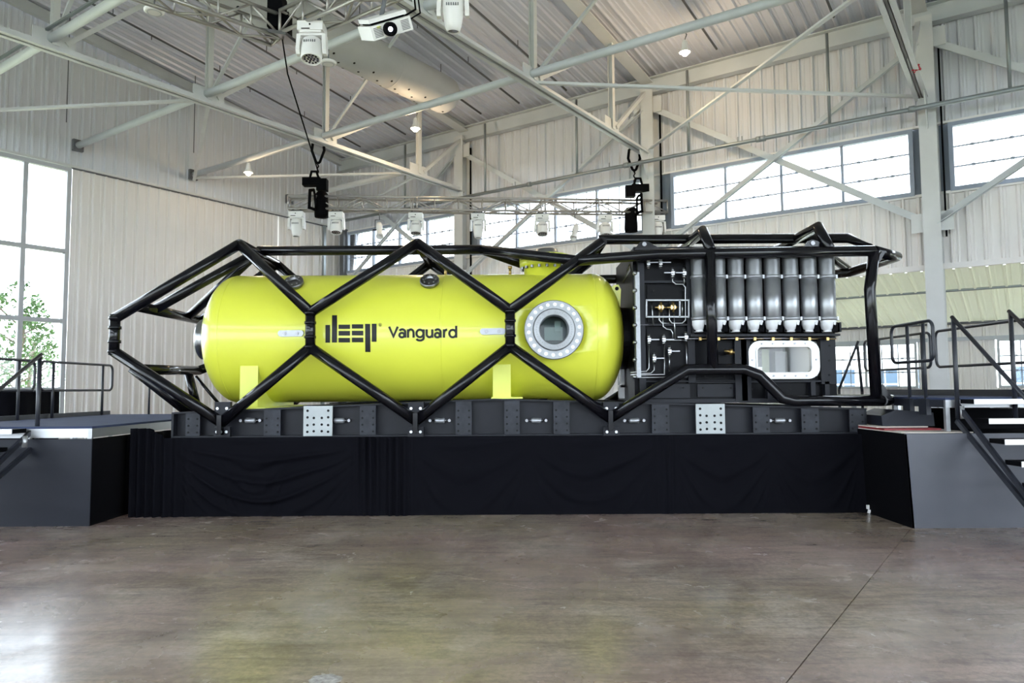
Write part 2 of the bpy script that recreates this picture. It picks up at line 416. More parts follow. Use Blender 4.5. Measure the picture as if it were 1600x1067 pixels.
# --- windows
def window(name, org, xd, nrm, w, h, cols, rows, fr=.09, m='frame', barz=0, barv=0, mull=.06):
    t = thing(name, org, kind='structure')
    yd = ZV
    def q(a, b, c=0): return org + xd * a + yd * b + nrm * c
    b = MB()
    for (a0, a1, b0, b1) in ((0, fr, 0, h), (w - fr, w, 0, h), (fr, w - fr, 0, fr), (fr, w - fr, h - fr, h)):
        b.prism([q(a0, b0, -.04), q(a1, b0, -.04), q(a1, b1, -.04), q(a0, b1, -.04)], nrm * .14)
    b.build('window_frame', MT[m], t)
    xs = [fr + (w - 2 * fr) * i / cols for i in range(cols + 1)] if isinstance(cols, int) else cols
    ys = [fr + (h - 2 * fr) * i / rows for i in range(rows + 1)] if isinstance(rows, int) else rows
    for x in xs[1:-1]:
        MB().prism([q(x - mull / 2, fr, -.03), q(x + mull / 2, fr, -.03), q(x + mull / 2, h - fr, -.03), q(x - mull / 2, h - fr, -.03)], nrm * .11).build('mullion', MT[m], t)
    for y in ys[1:-1]:
        MB().prism([q(fr, y - mull / 2, -.03), q(w - fr, y - mull / 2, -.03), q(w - fr, y + mull / 2, -.03), q(fr, y + mull / 2, -.03)], nrm * .12).build('transom', MT[m], t)
    for i in range(len(xs) - 1):
        for j in range(len(ys) - 1):
            MB().prism([q(xs[i], ys[j], 0), q(xs[i + 1], ys[j], 0), q(xs[i + 1], ys[j + 1], 0), q(xs[i], ys[j + 1], 0)], nrm * .006).build('pane', MT['glass'], t)
            if barz or barv:
                g = MB()
                for k in range(1, barz + 1):
                    y = ys[j] + (ys[j + 1] - ys[j]) * k / (barz + 1); g.beam(q(xs[i], y, .012), q(xs[i + 1], y, .012), .03, .03)
                    for e in (.25, .5, .75): g.box(q(xs[i] + (xs[i + 1] - xs[i]) * e, y, .016), (.06, .05, .05))
                for k in range(1, barv + 1):
                    x = xs[i] + (xs[i + 1] - xs[i]) * k / (barv + 1); g.beam(q(x, ys[j], .012), q(x, ys[j + 1], .012), .022, .022)
                g.build('glazing_bars', MT['frame'], t)
    return t
for a, b_ in ((-12.5, -11.3), (-5.3, -4.6), (1.15, 1.83), (7.55, 8.32), (14.04, 14.85), (20.05, 20.5)):
    MB().prism([H(a, WALL_W + .04, 5.8), H(b_, WALL_W + .04, 5.8), H(b_, WALL_W + .04, 7.5), H(a, WALL_W + .04, 7.5)], WD * .03).build('jamb_panel', MT['jamb'], wall_back)
# clerestory: window i spans a bay between columns
COLS = [-4.95, 1.5, 8.05, 14.55]
window('window_1', H(-4.6, WALL_W, 5.88), UD, nW, 5.75, 1.51, 4, 1, barz=2)
window('window_2', H(1.83, WALL_W, 5.88), UD, nW, 5.72, 1.51, 4, 1, barz=2)
window('window_3', H(8.32, WALL_W, 5.88), UD, nW, 5.72, 1.51, 4, 1, barz=2, barv=3)
window('window_4', H(14.85, WALL_W, 5.88), UD, nW, 5.2, 1.51, 4, 1, barz=2, barv=3)
# gable end glazing
window('window_5', H(GABLE_U - .02, -8.0, 1.0), WD, nU, 17.0, 6.52, [.09, 2.6, 5.2, 7.8, 10.2, 12.0, 13.8, 15.2, 15.93, 16.91], [.09, .72, 2.48, 4.30, 6.43], fr=.11, m='frame_l', mull=.11)
MB().beam(H(GABLE_U, -8, .5), H(GABLE_U, 9.06, .5), .2, 1.0).build('wall_left_sill', MT['wall'], kind='structure')['kind'] = 'structure'

window('window_9', H(END_U, FRONT_W, 1.0), WD, UD, 20.0, 6.5, 10, 3, fr=.11, m='frame_l', mull=.11)
window('window_10', H(END_U, FRONT_W, 5.88), UD, WD, GABLE_U - END_U, 1.54, 16, 1)
window('window_13', H(END_U, FRONT_W, 1.0), UD, WD, GABLE_U - END_U, 3.4, 16, 2)  # unseen lower glazing, added to bring more light from the front
window('window_11', H(-11.3, WALL_W, 5.88), UD, nW, 6.0, 1.51, 4, 1, barz=2)
# --- side aisle beyond the columns: outer wall, lean-to roof, windows
AW = 23.6
wall_aisle = thing('wall_right', H(5, AW, 0), kind='structure')
def aband(z0, z1, u0, cnt, m='wall'): sheets(wall_aisle, 'wall_panel', H(u0, AW, z0), UD, ZV, nW, cnt, z1 - z0, MT[m])
aband(0, 1.62, END_U, 36); aband(2.92, 3.5, END_U, 36); aband(1.62, 2.92, END_U, 2); aband(1.62, 2.92, .62, 2); aband(1.62, 2.92, -4.62, 1); aband(1.62, 2.92, 10.2, 3); aband(1.62, 2.92, 16.6, 3)
for i, (u0, wd) in enumerate(((-10.6, 5.9), (-3.7, 4.28), (2.47, 7.7), (12.97, 3.6))):
    window('window_%d' % ([12, 6, 7, 8][i]), H(u0, AW - .02, 1.62), UD, nW, wd, 1.3, max(3, int(wd / 1.25)), 1, m='frame_l', barz=2, barv=2, fr=.06)
MB().beam(H(END_U, AW - .03, 2.96), H(GABLE_U, AW - .03, 2.96), .12, .10).build('girt', MT['frame_l'], wall_aisle)
ar = thing('trim_1', H(5, 20, 4.2), kind='structure')
s_a = (4.24 - 3.40) / (AW - WALL_W)
ad = (WD - ZV * s_a).normalized(); an = (-ZV - WD * s_a).normalized()
sheets(ar, 'roof_panel', H(END_U, WALL_W + .02, 4.24), UD, ad, an, 36, (AW - WALL_W + .2) / ad.dot(WD), MT['aisle'])
MB().tube([H(END_U, WALL_W + 1.7, 4.24 - s_a * 1.7 - .05), H(GABLE_U, WALL_W + 1.7, 4.24 - s_a * 1.7 - .05)], .03, 8).build('purlin', MT['galv'], ar)
MB().tube([H(END_U, AW - .25, 3.38), H(GABLE_U, AW - .25, 3.38)], .035, 8).build('eave_pipe', MT['dpipe'], ar)
# building across the yard, seen through the aisle windows
bl = thing('yard_building', H(2, 40, 0), 'pale facade with small blue windows beyond the aisle glazing on the right', 'building')
MB().prism([H(-22, 40, -.2), H(26, 40, -.2), H(26, 46, -.2), H(-22, 46, -.2)], (0, 0, 3.6)).build('facade', MT['facade'], bl)
for i in range(18):
    u = -14 + i * 1.9
    fr_ = MB().prism([H(u, 39.93, 1.0), H(u + 1.2, 39.93, 1.0), H(u + 1.2, 39.93, 2.6), H(u, 39.93, 2.6)], WD * .06).build('window', MT['white'], bl)
    for a in (0, 1):
        for c in (0, 1):
            MB().prism([H(u + .06 + a * .57, 39.90, 1.06 + c * .78), H(u + .57 + a * .57, 39.90, 1.06 + c * .78), H(u + .57 + a * .57, 39.90, 1.76 + c * .78), H(u + .06 + a * .57, 39.90, 1.76 + c * .78)], WD * .03).build('pane', MT['bluewin'], fr_)
# trees outside the gable glazing
def tree(u, w, h, cr, label, seed):
    random.seed(seed)
    t = thing('tree', H(u, w, -.2), label, 'tree', 'young trees outside the gable glazing')
    tr = MB().tube([H(u, w, -.2), H(u + .05, w, h * .5), H(u - .05, w + .1, h * .85)], .07, 8)
    for k in range(9):
        a = k * 2.4; z = h * (.35 + .06 * k); r = cr * .7
        tr.tube([H(u, w, z), H(u + math.cos(a) * r, w + math.sin(a) * r, z + .5)], .025, 6)
    tr.build('trunk', MT['bark'], t)
    f = MB()
    for k in range(2600):
        a = random.uniform(0, 2 * PI); zz = random.random(); rr = cr * math.sqrt(random.random()) * (1.0 - .75 * zz ** 2) * (.5 + .5 * min(1, zz * 4))
        c = H(u + rr * math.cos(a), w + rr * math.sin(a), h * .33 + zz * h * .72)
        if noise.noise(c * 1.3) < -.12: continue
        d = Vector((random.uniform(-1, 1), random.uniform(-1, 1), random.uniform(-1, 1))).normalized(); e = d.cross(Vector((.3, .5, .8))).normalized()
        s_ = random.uniform(.05, .10)
        f.add([c - d * s_, c + e * s_ * .6, c + d * s_, c - e * s_ * .6], [(0, 1, 2, 3)])
    f.build('foliage', MT['leaf'], t, kind='stuff')
tree(23.6, 9.2, 4.6, 1.15, 'leafy young tree right outside the gable glazing by its right jamb', 3)
tree(27.5, 8.3, 5.0, 1.5, 'leafy tree farther back outside the gable glazing, left of the near one', 5)
tree(31, 12.5, 4.2, 1.4, 'small tree farthest from the gable glazing beyond the two nearer trees', 8)

# ================================================================== STEELWORK
NODES = [16.05, 12.5, 9.2, 6.05, 3.0]
CZ = 8.0
def hframe(c, sz): return Matrix.Rotation(YAW + PI / 2, 3, 'Z')
for k, u in enumerate((1.6, 8.12, 14.5)):
    nm = ['white roof truss nearest the right edge, over the far right column', 'white roof truss crossing above the yellow vessel to the middle column', 'white roof truss running from upper left down to the column above the lighting truss'][k]
    t = thing('roof_truss', H(u, 9, CZ), nm, 'truss', 'roof trusses of the hall')
    for s in (-1, 1):
        b = MB().beam(H(u + s * .075, FRONT_W, CZ - .06), H(u + s * .075, 18.1, CZ - .06), .115, .02).beam(H(u + s * .028, FRONT_W, CZ + .0), H(u + s * .028, 18.1, CZ + .0), .018, .14)
        b.build('bottom_chord_angle', MT['steel_white'], t)
    tc = MB()
    a, c = H(u, RIDGE_W, roof_z(RIDGE_W) - .12), H(u, 18.2, roof_z(18.2) - .12)
    tc.beam(a, H(u, FRONT_W, EAVE_Z - .12), .34, .025)
    tc.beam(a, c, .34, .025, ZV, (0, -.0)).beam(a, c, .03, .22, ZV, (0, .11)).build('top_chord', MT['steel_white'], t)
    for i, w in enumerate(NODES):
        MB().ibeam(H(u, w, CZ + .05), H(u, w, roof_z(w) - .12), .12, .13, .014, UD).build('vertical', MT['steel_white'], t)
        MB().box(H(u - .0, w, CZ + .13), (.02, .75, .36), RU).build('gusset_plate', MT['steel_white'], t)
        w2 = NODES[i - 1] if i else 18.15
        MB().beam(H(u, w2, roof_z(w2) - .22 if i else 9.75), H(u, w + .2, CZ + .15), .10, .09).build('diagonal', MT['steel_white'], t)
    for i, w in enumerate(NODES[1:4]):
        MB().beam(H(u, w, CZ + .1), H(u - 3.2, w + .05, roof_z(w) - .05), .07, .05).build('sway_brace', MT['strut'], t)
# columns
for k, u in enumerate(COLS):
    nm = ['white steel column out of sight beyond the right edge of the clerestory', 'white steel column at the far right between two clerestory windows', 'white steel column in the middle behind the right end of the lighting truss', 'white steel column behind the hull below the ceiling duct'][k]
    t = thing('steel_column', H(u, WALL_W - .2, 0), nm, 'column', 'columns of the long wall')
    MB().beam(H(u, WALL_W - .42, 0), H(u, WALL_W - .42, 9.75), .34, .03, WD).beam(H(u, WALL_W - .02, 0), H(u, WALL_W - .02, 9.75), .34, .03, WD).beam(H(u, WALL_W - .22, 0), H(u, WALL_W - .22, 9.75), .03, .38, WD).build('shaft', MT['steel_white'], t)
    MB().prism([H(u - .012, WALL_W - .42, 8.0), H(u - .012, WALL_W - .42, 7.2), H(u - .012, WALL_W - 1.0, 8.0)], UD * .024).build('knee_plate', MT['steel_white'], t)
    MB().beam(H(u - .24, WALL_W - .1, 4.9), H(u - .24, WALL_W - .1, 9.4), .035, .05, WD).build('gap_strip', MT['blackm'], t)  # black strip drawn in for the dark gap at the column edge
    for z in (5.2, 9.25):
        MB().box(H(u, WALL_W - .36, z), (.8, .016, .42), RU).build('gusset_plate', MT['steel_white'], t)
t = thing('corner_post', H(20.1, WALL_W - .15, 0), 'dark steel post in the far corner beside the clerestory window', 'column')
MB().beam(H(20.12, WALL_W - .15, 0), H(20.12, WALL_W - .15, 7.5), .2, .2, WD).build('shaft', MT['dpipe'], t)
MB().beam(H(20.25, WALL_W - .95, 0), H(20.25, WALL_W - .95, 7.5), .10, .10, WD).build('downpipe', MT['galv'], t)
# long-wall cross bracing per bay
for k, (ua, ub) in enumerate(((-4.95, 1.5), (1.5, 8.05), (8.05, 14.55), (14.55, 20.2))):
    nm = ['at the far right edge beyond the rightmost column', 'across the clerestory window right of the middle column', 'behind the right half of the lighting truss', 'behind the left half of the lighting truss'][k]
    t = thing('wall_brace', H((ua + ub) / 2, WALL_W - .3, 5), 'white cross brace on the long wall ' + nm, 'brace', 'cross braces of the long wall')
    MB().beam(H(ua + .1, WALL_W - .33, 5.2), H(ub - .1, WALL_W - .33, 9.2), .016, .15).beam(H(ua + .1, WALL_W - .27, 5.14), H(ub - .1, WALL_W - .27, 9.14), .10, .016).build('brace_bar', MT['strut'], t)
    MB().beam(H(ua + .1, WALL_W - .36, 9.2), H(ub - .1, WALL_W - .36, 5.2), .016, .15).beam(H(ua + .1, WALL_W - .40, 9.14), H(ub - .1, WALL_W - .40, 5.14), .10, .016).build('brace_bar', MT['strut'], t)
# longitudinal struts
for i, w in enumerate((16.0, 12.45, 9.15, 6.0)):
    nm = ['long white strut low behind the lighting truss', 'long white strut passing above the lighting truss to the right', 'long white strut behind the white spotlights at the top', 'long white strut in the upper left corner'][i]
    t = thing('tie_strut', H(10, w, CZ), nm, 'strut', 'struts between the roof trusses')
    u0 = 14.5 if i == 0 else -4
    MB().tube([H(u0, w, CZ + .17), H(GABLE_U - .1, w, CZ + .17)], .085, 12).build('tube', MT['strut'], t)
    MB().box(H(GABLE_U - .05, w, CZ + .17), (.10, .26, .30), RU).build('wall_bracket', MT['dpipe'], t)
    if i == 3: MB().beam(H(2, w - .09, CZ + .30), H(GABLE_U, w - .09, CZ + .30), .05, .04).build('cable_tray', MT['galv'], t)
# plan bracing at bottom chord level
def plan(nm, segs, z=CZ - .02):
    t = thing('plan_brace', H(segs[0][0], segs[0][1], z), nm, 'brace', 'flat bracing between truss chords')
    for k, (u0, w0, u1, w1) in enumerate(segs):
        MB().beam(H(u0, w0, z + k * .06), H(u1, w1, z + k * .06), .09, .014).beam(H(u0, w0, z + .03 + k * .06), H(u1, w1, z + .03 + k * .06), .012, .07).build('brace_bar', MT['steel_white'], t)
plan('thin white crossed braces in front of the long wall at upper right', [(8.12, 12.5, 1.6, 18.1), (8.12, 18.1, 1.6, 12.5)])
plan('thin white braces between the left truss and the gable wall', [(14.5, 9.2, 20.3, 12.45), (14.5, 9.2, 20.3, 6.0)])
plan('thin white braces meeting above the left half of the lighting truss', [(14.5, 16.0, 20.3, 18.2), (14.5, 16.0, 20.3, 12.45)])
# sprinkler pipe in front of the long wall
t = thing('sprinkler_main', H(8, 17.6, 7.6), 'long grey sprinkler pipe hung in front of the clerestory windows', 'pipe')
MB().tube([H(-4.5, 17.6, 7.6), H(19.5, 17.6, 7.6)], .05, 10).build('pipe', MT['galv'], t)
for u in (-3.8, -.6 + .6, 3.4, 6.75, 10.0, 13.2, 16.5):
    MB().tube([H(u, 17.6, 7.64), H(u, 17.6, 9.75)], .035, 8).build('hanger', MT['galv'], t)
for u in (-1.3, 1.75, 4.9, 5.0, 8.5, 11.6, 15):
    MB().cyl(H(u - .06, 17.6, 7.6), H(u + .06, 17.6, 7.6), .072, 10).cyl(H(u + .5, 17.6, 7.64), H(u + .5, 17.6, 7.76), .015, 8).build('coupling', MT['galv'], t)
# small sprinkler branches running down the roof slope
for k, u in enumerate((3.2, 5.9, 10.2, 11.8, 13.2, 16.3, 18.4)):
    nm = ['near the right window', 'beside the bright lamp', 'right of the grey duct', 'over the grey duct', 'left of the grey duct', 'beside the left truss', 'nearest the gable wall'][k]
    t = thing('roof_pipe', H(u, 9, 11), 'thin dark sprinkler branch under the roof ' + nm, 'pipe', 'sprinkler branches under the roof')
    MB().tube([H(u, RIDGE_W, roof_z(RIDGE_W) - .18), H(u, 17.4, roof_z(17.4) - .18)], .028, 8).build('pipe', MT['dpipe'], t)
    b = MB()
    for w in range(6, 17, 3): b.cyl(H(u, w, roof_z(w) - .18), H(u, w, roof_z(w) + .0), .012, 6).cyl(H(u, w + 1, roof_z(w + 1) - .18), H(u, w + 1, roof_z(w + 1) - .30), .012, 6)
    b.build('hanger_rods', MT['dpipe'], t)
# thin rods in front of the gable wall
for k, (x, y0, y1) in enumerate(((107, 95, 192), (307, 45, 240))):
    t = MB()
    d0 = _ray(x, y0); d1 = _ray(x, y1); g = 19.6
    a = CAM + d0 * ((g - CAM.dot(UD)) / d0.dot(UD)); b_ = CAM + d1 * ((g - CAM.dot(UD)) / d1.dot(UD))
    t.tube([Vector((a.x, a.y, b_.z)), Vector((a.x, a.y, roof_z(a.dot(WD))))], .014, 6).build('hanging_rod', MT['dpipe'], label=['thin dark rod hanging before the gable wall at far left', 'thin dark rod hanging before the gable wall beside the left truss'][k], cat='rod', group='hanging rods')
# round perforated duct
t = thing('air_duct', H(12.75, 13, 9.7), 'wide round grey duct with small vent holes under the roof', 'duct')
dz = 9.72; dr = .50
MB().lathe([(0, 0), (dr, 0), (dr, 8.3), (dr * .97, 8.4), (dr * .85, 8.5), (0, 8.55)], H(12.75, 6.8, dz), WD, 40, [False, True, True, True, True]).build('shell', MT['duct'], t)
for w in (7.0, 10.0, 13.0): MB().lathe([(dr + .006, 0), (dr + .012, .02), (dr + .006, .04)], H(12.75, w, dz), WD, 40).build('seam_band', MT['duct'], t)
hb = MB()
for rrow, an_ in enumerate((-.35, .05, .45)):
    for i in range(13):
        n_ = (-ZV * math.cos(an_) - UD * math.sin(an_))
        c = H(12.75, 7.3 + i * .62 + (rrow % 2) * .31, dz) + n_ * (dr + .001)
        hb.cyl(c - n_ * .01, c + n_ * .004, .03, 8)
hb.build('vent_holes', MT['hole'], t, kind='stuff')
for w in (9.0, 12.0, 15.0): MB().tube([H(12.75, w, dz + dr - .02), H(12.75, w, roof_z(w) + .05)], .012, 6).build('hanger', MT['dpipe'], t)
# bay lamps
def lamp(px, py, w, label, e=120):
    p = PWALL(px, py, w)
    t = thing('bay_lamp', p, label, 'lamp', 'warm high bay lamps')
    MB().lathe([(.045, .28), (.06, .22), (.07, .12), (.10, .05), (.125, 0), (.12, 0), (.09, .055), (.05, .12)], p, ZV, 20).build('shade', MT['white'], t)
    MB().lathe([(0, -.085), (.05, -.07), (.08, -.02), (.06, .05), (.03, .10), (0, .10)], p, ZV, 16).build('bulb', MT['bulb'], t)
    MB().tube([p + ZV * .27, p + ZV * .42 + Vector((.05, 0, 0)), p + ZV * .5], .014, 6).build('stem', MT['dpipe'], t)
    l = bpy.data.lights.new('lamp_light', 'POINT'); l.energy = e; l.color = (1, .74, .45); l.shadow_soft_size = .12
    lo = bpy.data.objects.new('lamp_light', l); COL.objects.link(lo); lo.parent = t; lo.location = (0, 0, -.18)
lamp(388, 270, 12.6, 'lit warm lamp before the gable wall at left', 18)
lamp(649, 201, 14.25, 'lit warm lamp in the middle above the lighting truss', 75)
lamp(1070, 82, 15.6, 'lit warm lamp under the roof at upper right, brightest glow', 70)
# ================================================================== EXHIBIT
YC, YF = 11.0, 9.85
def mir(p): return Vector((p.x, 2 * YC - p.y, p.z))
# ------------------------------------------------ base skid
sk = thing('base_skid', (0, YC, 1.03), 'long charcoal steel skid beam carrying the yellow vessel and black module', 'skid')
X0, X1 = -4.58, 4.76
def sk_top(x): return 1.53 - .16 * min(1, abs(x + .25) / (4.3 if x < 0 else 5.0))
def side(yf, s):
    nseg = 24
    def web(i, j):
        x = X0 + (X1 - X0) * i
        return Vector((x, yf + s * .13, 1.05 + (sk_top(x) - 1.07) * j))
    w = MB().grid(lambda i, j: web(i, j), nseg, 1, False).grid(lambda i, j: web(i, j) + Vector((0, s * .02, 0)), nseg, 1, False); w.build('web', MT['skid'], sk)
    MB().bb((X0, yf, 1.03), (X1, yf + s * .28, 1.052)).build('bottom_flange', MT['skid'], sk)
    xs = [X0, -.25, X1]
    f = MB()
    for a, b in ((X0, -.25), (-.25, X1)):
        f.add([Vector((x, yf + s * y, sk_top(x) + z)) for x in (a, b) for y in (0, .28) for z in (-.022, 0)], [(0, 1, 3, 2), (4, 6, 7, 5), (0, 4, 5, 1), (2, 3, 7, 6), (0, 2, 6, 4), (1, 5, 7, 3)])
    f.build('top_flange', MT['skid'], sk)
side(9.93, 1); side(12.07, -1)
for x in (-4.4, -2.2, 0, 2.2, 4.5): MB().bb((x - .1, 10.1, 1.06), (x + .1, 11.9, 1.34)).build('cross_beam', MT['skid'], sk)
def sp(px): return P(px, 660, 9.93).x
for (a, b) in ((267, 271), (1351, 1355)):
    x = sp((a + b) / 2); MB().bb((x - .015, 9.935, 1.052), (x + .015, 10.07, sk_top(x) - .02)).build('end_stiffener', MT['skid'], sk)
def holes(par, pts, y, r=.014, m='hole'):
    b = MB()
    for (x, z) in pts: b.cyl((x, y, z), (x, y - .004, z), r, 10)
    b.build('bolt_holes', MT[m], par)
for (a, b) in ((290, 312), (412, 438), (562, 587), (712, 737), (788, 812), (865, 890), (1019, 1046), (1177, 1203), (1253, 1280), (1328, 1352)):
    xa, xb = sp(a), sp(b)
    pl = MB().bb((xa, 9.935, 1.054), (xb, 9.96, sk_top((xa + xb) / 2) - .024)).build('splice_plate', MT['skid2'], sk)
    zs = [1.10, 1.19, 1.28] + ([1.37] if sk_top(xa) > 1.45 else [])
    holes(pl, [(x, z) for x in (xa + .035, xb - .035) for z in zs], 9.935)
for (a, b) in ((475, 520), (1087, 1132)):
    xa, xb = sp(a), sp(b); zt = sk_top((xa + xb) / 2) + .004
    pl = MB().bb((xa, 9.90, 1.045), (xb, 9.93, zt)).build('steel_plate', MT['zinc'], sk, label='pale grey drilled steel plate')
    hh = zt - 1.045
    holes(pl, [(x, 1.045 + hh * q) for x in (xa + .055, xb - .055) for q in (.14, .36, .62, .84)] + [(x, 1.045 + hh * q) for x in (xa + .14, xb - .14) for q in (.16, .38, .6)], 9.90, .017)
for px in (391, 530, 687, 838, 991, 1219):
    c = P(px, 657, 10.0)
    an = MB().lathe([(0, -.075), (.03, -.068), (.038, -.05), (.038, .05), (.03, .068), (0, .075)], (c.x, 10.0, c.z), (1, 0, 0), 14).build('anode', MT['anode'], sk)
    MB().tube([(c.x - .14, 10.02, c.z), (c.x + .14, 10.02, c.z)], .009, 8).cyl((c.x - .13, 10.05, c.z), (c.x - .13, 9.99, c.z), .02, 10).cyl((c.x + .13, 10.05, c.z), (c.x + .13, 9.99, c.z), .02, 10).build('anode_rod', MT['steeld'], an)
for px in (348, 650, 955):
    x = P(px, 660, 9.88).x
    for (y0, y1) in ((628, 648), (667, 682)):
        za, zb = P(px, y1, 9.88).z, P(px, y0, 9.88).z
        br = MB().bb((x - .105, 9.86, za), (x + .105, 9.93, zb)).build('foot_bracket', MT['skid'], sk)
        for s in (-1, 1): MB().cyl((x + s * .062, 9.86, (za + zb) / 2), (x + s * .062, 9.842, (za + zb) / 2), .02, 6).build('bolt', MT['steel'], br)
# plinth under the cloth
MB().bb((-4.5, 9.98, 0), (4.65, 12.0, 1.03)).build('plinth', MT['blackm'], label='black plinth hidden under the skid behind the cloth', cat='plinth')

# ------------------------------------------------ pressure vessel
HR, HZ = .945, 2.425
hx0, hx1, ha = -4.05, 1.20, .46
pv = thing('pressure_vessel', (-1.5, YC, 1.45), 'long lime yellow cylindrical pressure vessel with black lettering', 'vessel')
prof = []
for i in range(15):
    a = PI / 2 * i / 14; prof.append((HR * math.sin(a), hx0 - ha * math.cos(a)))
prof2 = [(r, (hx1 + hx0) - t) for (r, t) in prof[::-1]]
mid = [(HR, hx0 + (hx1 - hx0) * i / 8) for i in range(1, 8)]
hull = MB().lathe(prof + mid + prof2, (0, YC, HZ), (1, 0, 0), 72).build('hull', MT['yellow'], pv)
def hs(x, phi, off=0): return Vector((x, YC - (HR + off) * math.cos(phi), HZ + (HR + off) * math.sin(phi)))
def hn(phi): return Vector((0, -math.cos(phi), math.sin(phi)))
def phi_at(px, py):
    d = _ray(px, py); a = d.y ** 2 + d.z ** 2; oc = Vector((0, CAM.y - YC, CAM.z - HZ)); b = 2 * (oc.y * d.y + oc.z * d.z); c = oc.y ** 2 + oc.z ** 2 - HR * HR
    t = (-b - math.sqrt(max(0, b * b - 4 * a * c))) / (2 * a); p = CAM + d * t
    return p.x, math.atan2(p.z - HZ, YC - p.y)
MB().lathe([(.0, -.0), (.28, 0), (.30, .02), (.30, .16), (.20, .2), (0, .2)], (hx0 - ha - .14, YC, HZ), (1, 0, 0), 32, [False, False, True, True, True]).build('end_nozzle', MT['steel'], pv, label='steel end nozzle on the left dome')
# weld seams
for x in (-.98 + .0, 1.18, hx0): MB().lathe([(HR - .002, -.014), (HR + .004, -.006), (HR + .004, .006), (HR - .002, .014)], (x, YC, HZ), (1, 0, 0), 72).build('weld_seam', MT['yellow'], pv)
# saddles
for px0, px1 in ((375, 403), (770, 798)):
    xa, xb = P(px0, 590, 10.15).x, P(px1, 590, 10.15).x
    s_ = MB()
    zt = P(385, 572, 10.15).z
    zb0 = sk_top((xa + xb) / 2)
    s_.prism([(xa, 10.15, zb0), (xb, 10.15, zb0), (xb, 10.15, zt), (xa, 10.15, zt)], (0, .02, 0)).prism([(xa, 10.15, zt), (xb, 10.15, zt), (xb, 10.33, zt + .10), (xa, 10.33, zt + .10)], (0, .02, 0))
    for xx_ in (xa, xb - .02): s_.prism([(xx_, 10.17, zb0), (xx_, 11.83, zb0), (xx_, 11.83, zt), (xx_, 11, 1.60), (xx_, 10.17, zt)], (.02, 0, 0))
    s_.build('saddle', MT['yellow2'], pv)
    MB().bb((xa - .02, 10.0, zb0), (xb + .16, 12.0, zb0 + .02)).build('saddle_foot', MT['yellow2'], pv)
# porthole
cx, cph = phi_at(865, 516)
c = Vector((cx, YC - HR, hs(cx, cph).z)); ax = Vector((0, -1, 0))
cut = MB().cyl(c - ax * .5, c + ax * .3, .30, 40).build('cutter', MT['yellow'])
bo = hull.modifiers.new('cut', 'BOOLEAN'); bo.operation = 'DIFFERENCE'; bo.object = cut; bo.solver = 'EXACT'
bpy.context.view_layer.update(); dg = bpy.context.evaluated_depsgraph_get()
hm = bpy.data.meshes.new_from_object(hull.evaluated_get(dg)); hull.modifiers.clear(); hull.data = hm
bpy.data.objects.remove(cut)
MB().lathe([(.375, -.3), (.375, .06), (.40, .07)], c, ax, 48).build('porthole_neck', MT['yellow'], pv)
pf = MB().lathe([(.185, .02), (.19, .10), (.205, .142), (.275, .15), (.285, .118), (.292, .112), (.395, .112), (.405, .10), (.405, .06)], c, ax, 56, [True, True, False, False, False, False, False, True]).build('porthole_flange', MT['flange'], pv, label='round bolted steel porthole flange')
MB().lathe([(0, .055), (.187, .055)], c, ax, 40, False).build('porthole_glass', MT['portglass'], pv)
MB().lathe([(.29, .0), (.29, -.30), (0, -.30)], c, ax, 32, [True, False]).build('porthole_recess', MT['inner2'], pv)
MB().bb((cx - .12, YC - HR + .10, c.z - .13), (cx + .13, YC - HR + .15, c.z + .05)).bb((cx + .02, YC - HR + .06, c.z - .02), (cx + .10, YC - HR + .10, c.z + .13)).build('porthole_fitting', MT['inner'], pv)
bm_ = MB().lathe([(0, .028), (.015, .028), (.019, .022), (.019, 0), (.026, 0), (.026, -.002)], (0, 0, 0), ax, 8, False).mesh('bolt', MT['boltm'])
for k in range(22):
    a = 2 * PI * k / 22 + .1
    inst('bolt', bm_, pf, Matrix.Translation(c + ax * .113 + Vector((math.cos(a) * .345, 0, math.sin(a) * .345)) - wloc(pf)))
eng = MB()
for k in range(46):
    a = 2 * PI * k / 46
    if (k // 6) % 3 == 2: continue
    q = c + Vector((math.cos(a) * .24, -.147, math.sin(a) * .24)); eng.box(q, (.010, .004, .016), Matrix.Rotation(-a, 3, 'Y'))
eng.build('engraved_marks', MT['steeld'], pf, kind='stuff')
# top hatch nozzle
tx = P(853, 412, YC).x; zt0 = P(853, 419, YC).z
MB().lathe([(.33, -.3), (.33, zt0 - HZ - HR), (.395, zt0 - HZ - HR + .005), (.40, zt0 - HZ - HR + .10), (.33, zt0 - HZ - HR + .11)], (tx, YC, HZ + HR), ZV, 44).build('hatch_neck', MT['yellow'], pv)
hb = MB().lathe([(.395, 0), (.40, .01), (.40, .055), (.36, .07), (0, .075)], (tx, YC, zt0 + .112), ZV, 44, [False, True, True, True]).build('hatch_cover', MT['yellow2'], pv)
MB().lathe([(.0, .11), (.16, .10), (.2, .0)], (tx + .02, YC, zt0 + .18), ZV, 24).build('hatch_lid', MT['steel'], pv)
bz = MB().lathe([(0, .0), (.022, .0), (.022, .04), (.012, .04), (.012, .13), (0, .13)], (0, 0, 0), ZV, 8, False).mesh('hatch_bolt', MT['steeld'])
for k in range(20):
    a = 2 * PI * k / 20
    inst('hatch_bolt', bz, pv, Matrix.Translation(Vector((tx + math.cos(a) * .37, YC + math.sin(a) * .37, zt0 - .035)) - wloc(pv)))
